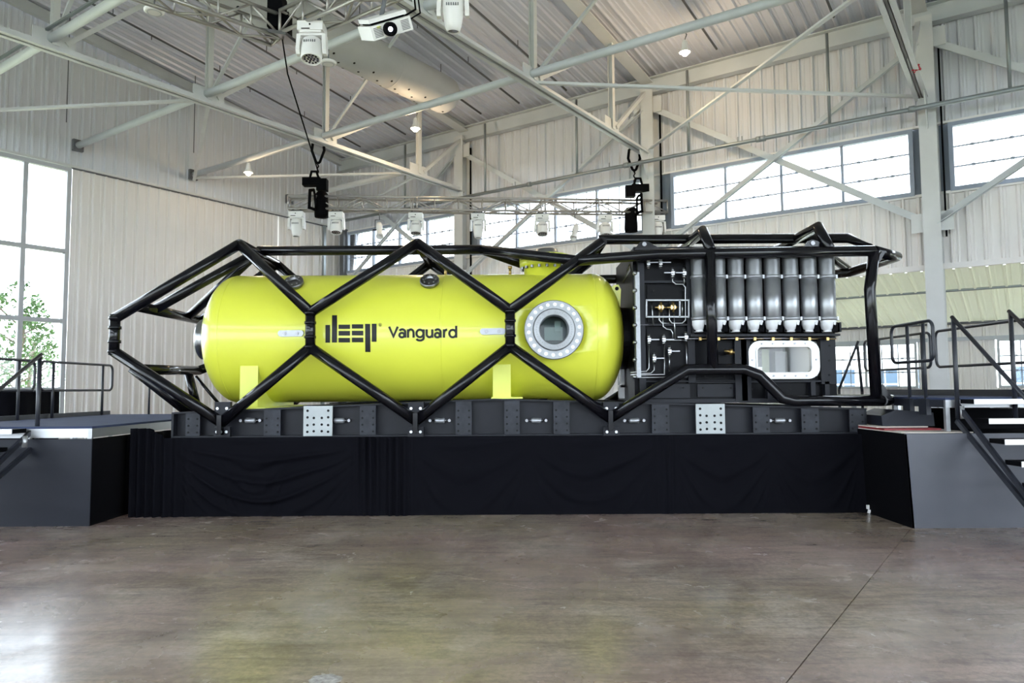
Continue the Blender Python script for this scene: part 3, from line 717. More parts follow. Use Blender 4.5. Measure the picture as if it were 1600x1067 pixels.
# small nozzles on the upper flank
for px, py in ((461, 444), (672, 442)):
    x, ph = phi_at(px, py); n = hn(ph)
    ph = ph - .03; n = hn(.72)
    nz_ = MB().lathe([(.115, -.12), (.115, .03), (.138, .035), (.138, .075), (.12, .085), (.075, .085), (.07, .05), (0, .05)], hs(x, ph), n, 28, [True, False, True, True, False, True, False]).build('side_nozzle', MT['steeld'], pv)
    bb_ = MB()
    for k in range(8):
        a = 2 * PI * k / 8; q = hs(x, ph) + n * .086 + Vector((math.cos(a) * .09, 0, 0)) + n.cross(Vector((1, 0, 0))) * math.sin(a) * .09; bb_.cyl(q, q + n * .012, .011, 6)
    bb_.build('nozzle_bolts', MT['steel'], nz_, kind='stuff')
for px, py in ((455, 521), (770, 518)):
    x, ph = phi_at(px, py); q = hs(x, ph, .03)
    hnd = MB()
    pts = []
    for k in range(16):
        a = 2 * PI * k / 16; sx = .13 if math.cos(a) >= 0 else -.13
        pts.append(q + Vector((sx + math.cos(a) * .045, 0, math.sin(a) * .045)))
    h_ = hnd.prism(pts, (0, .04, 0)).build('anode_bar', MT['anode'], pv)
    for s in (-1, 1): MB().cyl(q + Vector((s * .085, 0, 0)), q + Vector((s * .085, -.012, 0)), .026, 12).cyl(q + Vector((s * .085, -.012, 0)), q + Vector((s * .085, -.02, 0)), .012, 6).build('bolt', MT['steeld'], h_)
# valves on hull top, lifting lug on the right dome
for px in (697, 797): 
    x = P(px, 430, YC).x; MB().tube([(x, YC - .1, HZ + HR - .02), (x, YC - .1, HZ + HR + .09)], .02, 8).tube([(x - .03, YC - .1, HZ + HR + .1), (x + .03, YC - .1, HZ + HR + .1)], .022, 8).build('vent_valve', MT['brass'], pv)
lx, lz = P(962, 450, YC - .35).x, P(962, 450, YC - .35).z
MB().prism([(lx - .09, YC - .36, lz - .42), (lx + .06, YC - .36, lz - .30), (lx + .075, YC - .36, lz - .02), (lx + .04, YC - .36, lz + .05), (lx - .03, YC - .36, lz + .04), (lx - .12, YC - .36, lz - .05)], (0, .03, 0)).build('lifting_lug', MT['yellow'], pv)
MB().cyl((lx + .015, YC - .355, lz - .01), (lx + .015, YC - .37, lz - .01), .028, 12).build('lug_hole', MT['hole'], pv)
# tubing below the hull
MB().tube([(-2.6, 10.5, 1.47), (-1.2, 10.5, 1.50), (.5, 10.5, 1.51)], .010, 6).build('hose', MT['blackm'], pv)
# lettering: bars of the emblem and the name, laid on the hull
def wrap(px, py, off=.006):
    x, ph = phi_at(px, py); return hs(x, ph, off)
def lpx(a): return 500 + a / 6.957
def lpy(a): return 480 + a / 6.957
lg = MB()
for (a0, a1, b0, b1, sk_) in ((60, 110, 193, 385, 0), (132, 187, 88, 383, -4), (203, 327, 190, 236, 0), (203, 327, 258, 308, 0), (203, 327, 333, 382, 0), (348, 471, 186, 232, 0), (348, 471, 256, 306, 0), (348, 471, 330, 380, 0), (491, 546, 182, 485, 5), (564, 615, 180, 375, 0)):
    lg.grid(lambda i, j: wrap(lpx(a0 + (a1 - a0) * i + sk_ * j * .5), lpy(b0 + (b1 - b0) * j)), 2, 8, True)
lg.build('emblem', MT['print'], pv, label='black geometric bar emblem')
def arc(cx, cy, rx, ry, a0, a1, n=14): return [(cx + rx * math.cos(math.radians(a0 + (a1 - a0) * k / n)), cy - ry * math.sin(math.radians(a0 + (a1 - a0) * k / n))) for k in range(n + 1)]
def ribbon(b, pts, w, fx, fy):
    n = len(pts); L = []; Rr = []
    for k in range(n):
        ax_, ay_ = pts[max(0, k - 1)]; bx_, by_ = pts[min(n - 1, k + 1)]
        if 0 < k < n - 1:
            d0 = Vector((pts[k][0] - ax_, pts[k][1] - ay_)).normalized(); d1_ = Vector((bx_ - pts[k][0], by_ - pts[k][1])).normalized(); t_ = (d0 + d1_).normalized(); sc = 1 / max(.5, t_.dot(d0))
        else: t_ = Vector((bx_ - ax_, by_ - ay_)).normalized(); sc = 1
        nx, ny = -t_.y * w / 2 * sc, t_.x * w / 2 * sc
        L.append((pts[k][0] + nx, pts[k][1] + ny)); Rr.append((pts[k][0] - nx, pts[k][1] - ny))
    sub = []
    vs = [wrap(fx(x), fy(y), .008) for x, y in L] + [wrap(fx(x), fy(y), .008) for x, y in Rr]
    b.add(vs, [(k, k + 1, n + k + 1, n + k) for k in range(n - 1)])
def stem(x, y0, y1, n=5): return [(x, y0 + (y1 - y0) * k / n) for k in range(n + 1)]
BL, XH = 331, 240
def g_a(x0, x1): return [stem(x1 - 10, 262, BL), arc((x0 + x1) / 2 - 2, 268, (x1 - x0) / 2 - 9, 27, 0, 155), arc((x0 + x1) / 2 - 6, 303, (x1 - x0) / 2 - 13, 24, 0, 360, 22)]
def g_n(x0, x1): return [stem(x0 + 10, XH, BL), arc((x0 + x1) / 2, 278, (x1 - x0) / 2 - 10, 36, 180, 0) + [(x1 - 10, BL)]]
def g_u(x0, x1): return [stem(x1 - 10, XH, BL), [(x0 + 10, XH)] + arc((x0 + x1) / 2, 292, (x1 - x0) / 2 - 10, 33, 180, 360)]
GL = [[[(752, 212), (799, 318), (846, 212)]], g_a(857, 937), g_n(948, 1028),
      [stem(1127, XH, 332) + arc(1087, 334, 40, 27, 0, -160)[1:], arc(1087, 285, 38, 40, 0, 360, 24)], g_u(1150, 1231), g_a(1243, 1321),
      [stem(1348, XH, BL), arc(1380, 280, 32, 35, 180, 85)], [stem(1481, 203, BL), arc(1443, 286, 37, 40, 0, 360, 24)]]
for k, gl in enumerate(GL):
    b = MB()
    for pth in gl: ribbon(b, pth, 24, lpx, lpy)
    b.build('letter', MT['print'], pv)
b = MB()
for pth in (stem(650, 184, 203), arc(652, 189, 7, 5, 90, -90, 8), [(653, 194), (659, 203)]): ribbon(b, pth, 3.5, lpx, lpy)
b.build('registered_letter', MT['print'], pv)
rx, rp = phi_at(594.1, 507.5)
b = MB(); rr = []
for k in range(20):
    a = 2 * PI * k / 20; rr.append((594.1 + 2.5 * math.cos(a), 507.4 + 2.5 * math.sin(a)))
ri = [(594.1 + (x - 594.1) * .82, 507.4 + (y - 507.4) * .82) for x, y in rr]
b.add([wrap(*q, .008) for q in rr] + [wrap(*q, .008) for q in ri], [(i, (i + 1) % 20, 20 + (i + 1) % 20, 20 + i) for i in range(20)])
b.build('registered_ring', MT['print'], pv)

# ------------------------------------------------ cage of black tubes
cg = thing('tube_cage', (0, YC, 1.2), 'gloss black zigzag tube cage around the yellow vessel and module', 'frame')
TR = .073
nA0, nA1 = P(180, 497, YF), P(178, 549, YF)
ap = [P(374, 383, 10.18), P(652, 379, 10.18), P(940, 376, 10.18)]
for q in ap: q.z = 3.70
mt_ = [P(485, 488, YF), P(797, 485, YF)]; mb_ = [P(485, 543, YF), P(797, 541, YF)]
ft = [P(346, 660, YF), P(650, 657, YF), P(953, 653, YF)]
def tb(name, *pts, r=TR, n=18, both=False):
    MB().tube(pts, r, n).build(name, MT['tube'], cg)
    if both: MB().tube([mir(p) for p in pts], r, n).build(name, MT['tube'], cg)
tb('bow_stub', nA0 + Vector((0, 0, .05)), nA1 - Vector((0, 0, .05)), r=TR * .93)
for z in (nA0.z - .0, nA1.z + .0, nA0.z - .13, nA1.z + .13): MB().cyl((nA0.x, YF, z - .02), (nA0.x, YF, z + .02), TR * 1.12, 18).build('stub_collar', MT['tube'], cg)
tb('bow_tube', nA0, ap[0]); tb('bow_tube', nA1, ft[0])
xb, zbt = -5.11, 2.815
cb = Vector((xb, YF + .1, zbt))
tb('back_bow_tube', mir(cb), mir(ap[0]))
tb('bow_cross_tube', Vector((xb, YF + .09, zbt)), Vector((xb, 2 * YC - YF - .09, zbt)))
r0 = P(403, 391, YC); r1 = P(753, 391, YC); r0.z = r1.z = 3.76
tb('bow_ridge_tube', Vector((xb, 10.45, zbt)), r0 + Vector((.02, 0, 0)), r=TR * .95); tb('bow_ridge_tube', Vector((xb, 11.55, zbt)), r0 + Vector((.02, 0, 0)), r=TR * .95)
lb0, lb1 = P(212, 577, YF + .12), P(310, 579, 12.0)
tb('bow_cross_tube', lb0, lb1)
tb('bow_cross_tube', lb1, P(345, 566, 12.4))
tb('bow_strut', P(206, 574, YF + .15), P(300, 648, 10.3)); tb('bow_strut', P(293, 578, 11.7), P(309, 640, 11.7), r=TR * .9)
tb('bow_rod', P(306, 588, 11.8), P(345, 634, 11.8), r=.025, n=10)
for i in range(3):
    tb('cross_tube', ap[i], mir(ap[i]))
for i, m in enumerate(mt_):
    for a in (ap[i], ap[i + 1]): tb('upper_diagonal', a, m, both=True)
    tb('mid_stub', m + Vector((0, 0, .03)), mb_[i] - Vector((0, 0, .03)), r=TR * .93, both=True)
    for a in (ft[i], ft[i + 1]): tb('lower_diagonal', a, mb_[i], both=True)
    for z in (m.z - .01, mb_[i].z + .01, m.z - .14, mb_[i].z + .14): MB().cyl((m.x, YF, z - .018), (m.x, YF, z + .018), TR * 1.08, 18).build('stub_collar', MT['tube'], cg)
for f in ft:
    MB().bb((f.x - .03, YF - .09, f.z - .16), (f.x + .03, YF + .08, f.z + .10)).build('foot_plate', MT['tube'], cg)
    MB().bb((f.x - .03, 2 * YC - YF - .08, f.z - .16), (f.x + .03, 2 * YC - YF + .09, f.z + .10)).build('foot_plate', MT['tube'], cg)
# ridge, fork, rear rails
jf = ap[2] * .72 + mt_[1] * .28
tb('ridge_tube', r0, r1)
tb('ridge_fork', r1, jf, both=True)
R0 = P(1366, 392, YF); R0.z = 3.49
tb('top_rail', jf, Vector((jf.x + 1.1, YF + .05, 3.47)), R0, both=True)
r2, r3 = P(945, 376, YC), P(1326, 372, YC); r2.z = r3.z = 3.90
tb('upper_ridge_tube', r2 + Vector((-.1, 0, 0)), r3, P(1357, 388, 10.1))
tb('upper_ridge_strut', r2, mir(ap[2]) + Vector((.0, -.35, 0)), r=TR * .8)
for px, py in ((1098, 361), (1278, 355)):
    a = P(px, py, 10.2); base = Vector((a.x + .02, YF + .02, 3.5))
    tb('hoop', base, a, mir(a), mir(base))
R1 = P(1400, 400, 10.3); R1.z = 3.49
tb('tail_cross_tube', R0, R1, mir(R1), mir(R0))
tb('tail_brace', P(1262, 376, YC + .1), P(1326, 422, 12.0), r=TR * .9)
tb('tail_post', R0, P(1359, 452, YF), P(1369, 622, YF), both=True)
lr = [ft[2], P(1074, 577, YF), P(1162, 577, YF), P(1186, 586, YF), P(1222, 622, YF), P(1240, 626, YF), P(1378, 626, YF)]
tb('lower_rail', *lr, both=True)
L6 = lr[-1]; L7 = P(1392, 628, 10.3); L7.z = L6.z
tb('tail_base_tube', L6, L7, mir(L7), mir(L6))
tb('module_post', Vector((P(1109, 400, YF).x, YF, 3.48)), Vector((P(1114, 575, YF).x, YF, lr[1].z)), both=True)
for q, s in ((R0, -1), (lr[-1], 1)):
    g_ = MB()
    g_.prism([(q.x - .14, YF - .01, q.z), (q.x + .16, YF - .01, q.z), (q.x + .02, YF - .01, q.z + s * .22)], (0, .02, 0)).prism([(q.x, YF, q.z), (q.x + .22, YF + .3, q.z), (q.x, YF, q.z + s * .22)], (.02, -.01, 0)).build('tail_gusset', MT['tube'], cg)
for px in (1009, 1272):
    q = P(px, 386, 10.0); ld = MB().prism([(q.x - .16, 10.0, 3.55), (q.x + .22, 10.0, 3.55), (q.x + .05, 10.0, 3.66), (q.x - .02, 10.0, 3.68), (q.x - .08, 10.0, 3.66)], (0, .03, 0)).build('lifting_eye', MT['tube'], cg)
    MB().cyl((q.x - .02, 9.998, 3.63), (q.x - .02, 9.985, 3.63), .03, 12).build('eye_bushing', MT['steeld'], ld)

# ------------------------------------------------ equipment module
em = thing('equipment_module', (3.1, YC, 1.5), 'black steel equipment module with valves and a white framed window, right of the vessel', 'module')
ym = 10.22
mx0, mx1 = P(990, 500, ym).x, P(1304, 500, ym).x
mzt = P(1100, 388, ym).z
wx0, wx1 = P(1174, 560, ym).x, P(1278, 560, ym).x; wz0, wz1 = P(1220, 588, ym).z, P(1220, 534, ym).z
BZ = 1.47
MB().bb((mx0, ym, BZ), (wx0, 11.85, mzt)).build('left_body', MT['black'], em)
MB().bb((wx0, ym, BZ), (mx1, 11.85, wz0)).build('lower_body', MT['black'], em)
MB().bb((wx0, ym, wz1), (mx1, 11.85, mzt)).build('upper_body', MT['black'], em)
MB().bb((wx1, ym, wz0), (mx1, 11.85, wz1)).build('right_body', MT['black'], em)
MB().bb((wx0, 11.5, wz0), (wx1, 11.85, wz1)).build('cabin_back', MT['inner'], em)
MB().bb((wx0, ym + .02, wz0), (wx1, 11.5, wz0 + .012)).bb((wx0, ym + .02, wz1 - .012), (wx1, 11.5, wz1)).bb((wx0, ym + .02, wz0), (wx0 + .012, 11.5, wz1)).bb((wx1 - .012, ym + .02, wz0), (wx1, 11.5, wz1)).build('cabin_lining', MT['inner'], em)
ww = wx1 - wx0; wh = wz1 - wz0
MB().bb((wx0 + ww * .26, 11.1, wz0 + wh * .15), (wx0 + ww * .48, 11.4, wz1 - .03)).build('cabin_locker', MT['inner2'], em)
MB().bb((wx0 + ww * .48, 11.15, wz0 + .02), (wx0 + ww * .62, 11.4, wz1 - .05)).build('cabin_door', MT['green'], em)
MB().bb((wx0 + ww * .02, 10.6, wz0 + .02), (wx0 + ww * .30, 11.2, wz0 + wh * .30)).build('cabin_seat', MT['white'], em)
MB().bb((wx0 + ww * .66, 11.0, wz0 + .02), (wx0 + ww * .86, 11.3, wz0 + wh * .8)).build('cabin_console', MT['inner2'], em)
ml = bpy.data.lights.new('cabin_light', 'POINT'); ml.energy = .8; ml.shadow_soft_size = .15; ml.color = (1, .97, .9)
mlo = bpy.data.objects.new('cabin_light', ml); COL.objects.link(mlo); mlo.parent = em; mlo.location = Vector(((wx0 + wx1) / 2, 10.55, wz1 - .12)) - wloc(em)
def rrect(cx, cz, hw, hh, r, y, n=6):
    pts = []
    for (sx, sz, a0) in ((1, 1, 0), (-1, 1, PI / 2), (-1, -1, PI), (1, -1, 1.5 * PI)):
        for k in range(n + 1):
            a = a0 + PI / 2 * k / n; pts.append(Vector((cx + sx * (hw - r) + math.cos(a) * r, y, cz + sz * (hh - r) + math.sin(a) * r)))
    return pts
wcx, wcz = (P(1170, 561, 10.1).x + P(1281, 561, 10.1).x) / 2, (P(1225, 532, 10.1).z + P(1225, 592, 10.1).z) / 2
hw, hh = (P(1281, 561, 10.1).x - P(1170, 561, 10.1).x) / 2, (P(1225, 532, 10.1).z - P(1225, 592, 10.1).z) / 2
wf = MB().ring(rrect(wcx, wcz, hw, hh, .16, 10.10), rrect(wcx, wcz, hw * .76, hh * .66, .06, 10.10), (0, .05, 0)).ring(rrect(wcx, wcz, hw * 1.0, hh * 1.0, .16, 10.15), rrect(wcx, wcz, hw * .88, hh * .82, .10, 10.15), (0, .10, 0)).ring(rrect(wcx, wcz, hw * .80, hh * .74, .07, 10.085), rrect(wcx, wcz, hw * .76, hh * .66, .06, 10.085), (0, .02, 0)).build('window_flange', MT['winw'], em, label='white rounded window flange')
MB().prism(rrect(wcx, wcz, hw * .78, hh * .68, .06, 10.125), (0, .01, 0)).build('window_glass', MT['glass'], em)
b = MB()
for q in [(s * hw * .88, z * hh * .84) for s in (-.7, -.35, 0, .35, .7) for z in (-1, 1)] + [(s * hw * .9, 0) for s in (-1, 1)]: b.cyl((wcx + q[0], 10.10, wcz + q[1]), (wcx + q[0], 10.085, wcz + q[1]), .014, 8)
b.build('flange_screws', MT['steeld'], wf)
# front ribs and rails
def fb(px0, px1, py0, py1, y0, y1, name, m='black'):
    a, c = P(px0, py1, y0), P(px1, py0, y0)
    a2 = P((px0 + px1) / 2, py1, y0)
    return MB().bb((a.x, y0, a.z), (c.x, y1, c.z)).build(name, MT[m], em)
for q in ((1000, 1006, 392, 620), (1076, 1083, 398, 598), (1150, 1172, 526, 626), (1160, 1166, 526, 626), (1284, 1304, 526, 600), (1200, 1206, 596, 626), (1268, 1274, 596, 626), (1290, 1296, 596, 626)): fb(*q, 10.12, ym, 'rib', 'skid')
for q in ((990, 1304, 384, 392), (1002, 1078, 438, 442), (1002, 1078, 506, 509), (1084, 1304, 594, 598), (1002, 1150, 594, 597), (990, 1306, 622, 630)): fb(*q, 10.13, ym, 'rail', 'skid')
fb(1012, 1072, 445, 503, 10.19, ym, 'access_panel'); fb(1012, 1072, 512, 590, 10.19, ym, 'access_panel'); fb(1088, 1146, 530, 590, 10.19, ym, 'access_panel'); fb(1090, 1146, 600, 620, 10.19, ym, 'access_panel', 'skid'); fb(1020, 1078, 600, 622, 10.18, ym, 'access_panel', 'skid')
sb = fb(1080, 1313, 521, 526, 9.96, ym, 'shelf', 'skid')
MB().tube([P(1075, 529, 10.04), P(1306, 528, 10.04)], .012, 8).build('manifold_pipe', MT['steeld'], em)
for k in range(8):
    q = P(1094 + 28.4 * k, 529.5, 10.02); MB().box(q, (.034, .035, .04)).cyl(q + Vector((.02, 0, 0)), q + Vector((.12, 0, 0)), .007, 6).build('manifold_valve', MT['brass'], em)
b = MB()
for px in (1290,):
    for py in (540, 563, 586): 
        q = P(px + 6, py, 10.12); b.cyl((q.x, 10.12, q.z), (q.x, 10.112, q.z), .014, 8)
for px, py in ((1156, 560), (1156, 590), (1100, 588), (1130, 588), (1020, 455), (1066, 455), (1020, 606), (1066, 606), (1096, 606), (1140, 606), (1173, 608), (1232, 608)):
    q = P(px, py, 10.18); b.cyl((q.x, 10.12, q.z), (q.x, 10.108, q.z), .013, 8)
b.build('panel_screws', MT['hole'], em)
# steel hinge strip and edge fittings by the vessel
fb(995, 999, 425, 590, 10.1, ym, 'edge_strip', 'flange')
b = MB()
for k in range(8): q = P(992, 400 + k * 27, 10.1); b.lathe([(0, -.03), (.03, -.02), (.03, .02), (0, .03)], q, (0, 1, 0), 8)
b.build('edge_studs', MT['steel'], em)
b = MB()
for k in range(4): b.tube([P(982 - k * 3, 415 + k * 9, 10.5), P(1000 - k * 2, 395 + k * 4, 10.4)], .012, 6)
b.build('edge_pipes', MT['steeld'], em)
MB().lathe([(0, -.05), (.46, -.05), (.46, .05), (.34, .06), (.34, .14), (.42, .14), (.42, .20), (0, .20)], (1.66, YC, HZ - .02), (1, 0, 0), 40, False).build('docking_collar', MT['black'], em)
MB().lathe([(.30, -.09), (.35, -.09), (.35, .09), (.30, .09)], (1.79, YC, HZ - .02), (1, 0, 0), 40, False).build('collar_ring', MT['steel'], em)
for k in range(5):
    a = P(1001 + k * 4.5, 577, 10.4); MB().tube([a, Vector((a.x, a.y, 1.5))], .010, 6).build('riser_pipe', MT['steel'], em)
MB().box(P(974, 590, 11.2), (.10, .12, .3)).box(P(977, 612, 11.2), (.2, .12, .2)).build('white_cover', MT['white'], em)
# valves, tubing, gauge frame
def valve(px, py, flip=1, m='steel'):
    q = P(px, py, 10.08)
    v = MB().box(q, (.045, .05, .05)).cyl(q - Vector((0, 0, .075)), q + Vector((0, 0, .075)), .017, 10).cyl(q - Vector((0, 0, .055)), q - Vector((0, 0, .035)), .026, 6).cyl(q + Vector((0, 0, .035)), q + Vector((0, 0, .055)), .026, 6).cyl(q, q + Vector((0, -.06, 0)), .013, 8).build('valve', MT[m], em)
    MB().beam(q + Vector((-.02 * flip, -.055, 0)), q + Vector((.13 * flip, -.06, 0)), .012, .014).build('lever', MT['steeld'], v)
for px, py, fl in ((1013, 411, 1), (1032, 411, 1), (1051, 427, -1), (1069, 427, -1), (1014, 531, 1), (1037, 531, 1), (1046, 549, 1), (1022, 560, 1), (1072, 527, -1)): valve(px, py, fl)
def pipe(*pts, r=.0085): MB().tube([P(x, y, 10.12) for x, y in pts], r, 8).build('tubing', MT['steel'], em)
pipe((1051, 430), (1051, 440), (1056, 444), (1067, 444), (1071, 449), (1071, 500), (1066, 505), (1050, 505), (1046, 500), (1046, 472))
pipe((1069, 430), (1069, 444)); pipe((1030, 485), (1030, 500), (1034, 505), (1046, 505)); pipe((1036, 490), (1036, 510), (1041, 514), (1048, 515), (1051, 520), (1051, 528)); pipe((1053, 487), (1055, 530))
pipe((1014, 535), (1014, 575), (1010, 580), (985, 582)); pipe((1022, 565), (1022, 578), (1017, 583), (985, 585)); pipe((1038, 535), (1038, 585), (985, 586)); pipe((1046, 552), (1046, 580)); pipe((1072, 530), (1074, 589)); pipe((990, 590), (1074, 589)); pipe((1040, 532), (1080, 531)); pipe((1018, 470), (1021, 507), (995, 508)); pipe((1066, 470), (1066, 495))
gf = MB()
for a, c in (((1009, 469), (1077, 469)), ((1009, 495), (1077, 495)), ((1010, 469), (1010, 495)), ((1076, 469), (1076, 495)), ((1062, 469), (1062, 495))): gf.beam(P(*a, 10.09), P(*c, 10.09), .02, .02, Vector((0, 1, 0)))
gf.build('gauge_frame', MT['flange'], em)
for px in (1033, 1052):
    q = P(px, 480, 10.06)
    rg = MB().cyl(q, q + Vector((0, .08, 0)), .04, 14).cyl(q - Vector((0, 0, .07)), q + Vector((0, 0, .07)), .018, 8).cyl(q - Vector((.08, -.02, 0)), q + Vector((.08, .02, 0)), .014, 8).build('regulator', MT['brass'], em)
    MB().cyl(q + Vector((0, -.012, 0)), q, .03, 14).build('dial', MT['white'], rg)
q = P(1142, 551, 10.0); MB().cyl(q - Vector((0, 0, .03)), q + Vector((0, 0, .05)), .03, 10).cyl(q + Vector((-.09, 0, .03)), q + Vector((.05, 0, 0)), .018, 8).cyl(q, Vector((q.x, 10.2, q.z)), .02, 8).build('brass_valve', MT['brass'], em)

# ------------------------------------------------ gas cylinders
yc_ = 10.03
for k in range(8):
    px = 1093 + 28.45 * k; x = P(px, 460, yc_).x
    zb_, zt_ = P(px, 519, yc_).z, P(px, 388, yc_).z
    t = thing('gas_cylinder', (x, yc_, zb_), '%s upright grey gas cylinder on the black module, counted from the yellow vessel' % ORD[k], 'gas cylinder', 'gas cylinders on the module rack')
    if k == 7: t['label'] = 'last upright grey gas cylinder on the black module, nearest the tail post'
    R = .112
    z1, z2 = P(px, 501, yc_).z, P(px, 497, yc_).z
    MB().lathe([(R * .9, z1 - zb_), (R, z1 - zb_ + .01), (R, P(px, 431, yc_).z - zb_), (0, P(px, 431, yc_).z - zb_ + .001)], (x, yc_, zb_), ZV, 24, [False, True, False]).build('body', MT['cyl'], t)
    MB().lathe([(0, 0), (.075, .0), (.08, .008), (.062, .012), (.062, .03), (.088, .045), (R * .96, .10), (R * .98, z1 - zb_)], (x, yc_, zb_), ZV, 20).build('foot', MT['cylb'], t)
    MB().prism([(x + .02, yc_ - .105, zb_ + .0), (x + .11, yc_ - .05, zb_ + .0), (x + .11, yc_ - .05, zb_ + .13), (x + .03, yc_ - .105, zb_ + .13)], (0, .08, 0)).build('valve_guard', MT['blackm'], t)
    MB().lathe([(R * .985, P(px, 431, yc_).z - zb_), (R * .985, zt_ - zb_ - .03), (R * .9, zt_ - zb_), (0, zt_ - zb_)], (x, yc_, zb_), ZV, 24, [True, False, False]).build('upper_sleeve', MT['cyld'], t)
    for py in (433, 498):
        z = P(px, py, yc_).z
        bd = MB().lathe([(R, -.022), (R + .010, -.018), (R + .010, .018), (R, .022)], (x, yc_, z), ZV, 24).box((x + R + .004, yc_ - .03, z), (.03, .05, .05)).build('clamp_band', MT['anode'], t)
# rack between cylinders and module
b = MB()
for k in range(9): x = P(1079 + 28.45 * k, 460, 10.16).x; b.bb((x - .012, 10.06, P(1100, 520, 10.1).z), (x + .012, ym, P(1100, 505, 10.1).z))
b.build('rack_fins', MT['skid'], em)
for py in (433, 498): fb(1080, 1306, py - 3, py + 3, 10.15, ym, 'rack_rail', 'skid')

# ================================================================== CLOTH
def drape(name, x0, x1, y, ztop, fn, label, nu=150, nv=40):
    def g(i, j):
        x = x0 + (x1 - x0) * i; d = fn(i, j); zt = ztop(x) if callable(ztop) else ztop
        return Vector((x, y - d - .03, .004 + (zt - .004) * j))
    b = MB().grid(g, nu, nv)
    b.grid(lambda i, j: g(i, j) + Vector((0, .012, 0)), nu, nv)
    b.build(name, MT['drape'], label=label, cat='drape', group='black cloths around the skid')
def swag(i, j, a, b, depth, n):
    # catenary folds hanging between the pins a and b
    if not a < i < b: return 0
    t = (i - a) / (b - a); sag = 4 * t * (1 - t)
    q = (1 - j) - sag * depth * .0
    ph_ = (1 - j) * n * 2 * PI / (.35 + sag) + 1.3 * a + 1.6 * noise.noise(Vector((i * 5, j * 2, a * 7)))
    return (max(0, math.sin(ph_)) ** 1.5) * .055 * sag * (.45 + .55 * noise.noise(Vector((i * 4, j * 3, 3 + a))) + .3) * min(1, (1 - j) * 3) * min(1, j * 4 + .2)
def pleat(i, c, w, amp, n): 
    e = math.exp(-((i - c) / w) ** 2); return amp * e * (.5 + .5 * math.sin((i - c) * n))
def d1(i, j):
    v = pleat(i, .06, .07, .08, 190) + pleat(i, .93, .05, .09, 230) * (.4 + .6 * j) + pleat(i, .17, .06, .06, 150) * (1 - j * .4)
    v += swag(i, j, .15, .90, .8, 5.5) * 1.5 + swag(i, j, .34, .62, .4, 4) * .8
    v += .012 * noise.noise(Vector((i * 9, j * 4, 1)))
    return v
def d2(i, j):
    v = pleat(i, .03, .05, .08, 240) + pleat(i, .98, .03, .02, 150)
    v += swag(i, j, .08, .50, .6, 3.2) * .8 + swag(i, j, .50, .97, .6, 3.6) * .9 + .010 * noise.noise(Vector((i * 7, j * 4, 5)))
    return v
def d3(i, j):
    v = pleat(i, .02, .03, .02, 200) + swag(i, j, .03, .53, .6, 3.4) * .8 + swag(i, j, .52, .96, .6, 3.0) * .8 + .010 * noise.noise(Vector((i * 7, j * 4, 9)))
    return v
dx = [P(205, 750, YF).x, P(606, 750, YF).x, P(1042, 750, YF).x, P(1357, 750, YF).x]
drape('drape', dx[0], dx[1], 9.86, lambda x: 1.035 + .13 * max(0, min(1, (-4.6 - x) / .2)), d1, 'heavily gathered black cloth hanging below the left part of the skid', 200, 44)
drape('drape', dx[1], dx[2], 9.86, 1.032, d2, 'smooth swagged black cloth hanging below the middle of the skid')
drape('drape', dx[2], dx[3], 9.86, 1.03, d3, 'black cloth with creases hanging below the right part of the skid')
MB().grid(lambda i, j: Vector((dx[3] + .02 + .02 * math.sin(i * 30), 9.86 + i * 1.6, .005 + j * 1.02)), 30, 6).grid(lambda i, j: Vector((dx[3] + .032 + .02 * math.sin(i * 30), 9.86 + i * 1.6, .005 + j * 1.02)), 30, 6).build('drape', MT['drape'], label='black cloth closing the right end below the skid', cat='drape', group='black cloths around the skid')
MB().box(P(1358, 799, 9.75), (.03, .02, .05), Matrix.Rotation(.3, 3, 'Y')).box(P(1356, 792, 9.76), (.03, .03, .05)).build('cable_tag', MT['white'], label='small white tag on the floor at the right end of the cloth', cat='tag')

# ================================================================== LEFT STAGE
DZ = 1.225
for k in range(4):
    ya, yb = 9.18 + k * 1.22, 9.18 + (k + 1) * 1.22
    t = thing('stage_deck', (-6.44, ya, 0), ['front', 'second', 'third', 'rear'][k] + ' blue-grey stage deck section on the left, counted from the camera', 'stage deck', 'left stage deck sections')
    MB().bb((-7.66, ya + .004, DZ - .03), (-5.22, yb - .004, DZ)).build('deck_board', MT['carpet'], t)
    for (lo, hi) in (((-7.66, ya, DZ - .14), (-5.22, ya + .04, DZ - .028)), ((-7.66, yb - .04, DZ - .14), (-5.22, yb, DZ - .028)), ((-5.26, ya, DZ - .14), (-5.215, yb, DZ - .028)), ((-7.665, ya, DZ - .14), (-7.62, yb, DZ - .028))):
        MB().bb(lo, hi).build('edge_rail', MT['alu'], t)
    for x in (-7.61, -5.26):
        for y in (ya + .05, yb - .05): MB().bb((x - .025, y - .025, 0), (x + .025, y + .025, DZ - .03)).build('leg', MT['alu'], t)
MB().bb((-7.66, 9.20, .0), (-5.225, 9.215, DZ - .155)).build('skirt_panel', MT['skirt'], label='slate grey skirt board on the front of the left stage', cat='skirt')
MB().bb((-5.24, 9.22, .0), (-5.225, 10.6, DZ - .155)).build('skirt_panel', MT['blackm'], label='black skirt board on the inner side of the left stage', cat='skirt')
MB().grid(lambda i, j: Vector((-5.21 + .02 * math.sin(i * 40), 10.02 + i * 2.6, .005 + j * 1.06)), 40, 6).grid(lambda i, j: Vector((-5.222 + .02 * math.sin(i * 40), 10.02 + i * 2.6, .005 + j * 1.06)), 40, 6).build('drape', MT['drape'], label='black cloth closing the side of the left stage toward the skid', cat='drape')
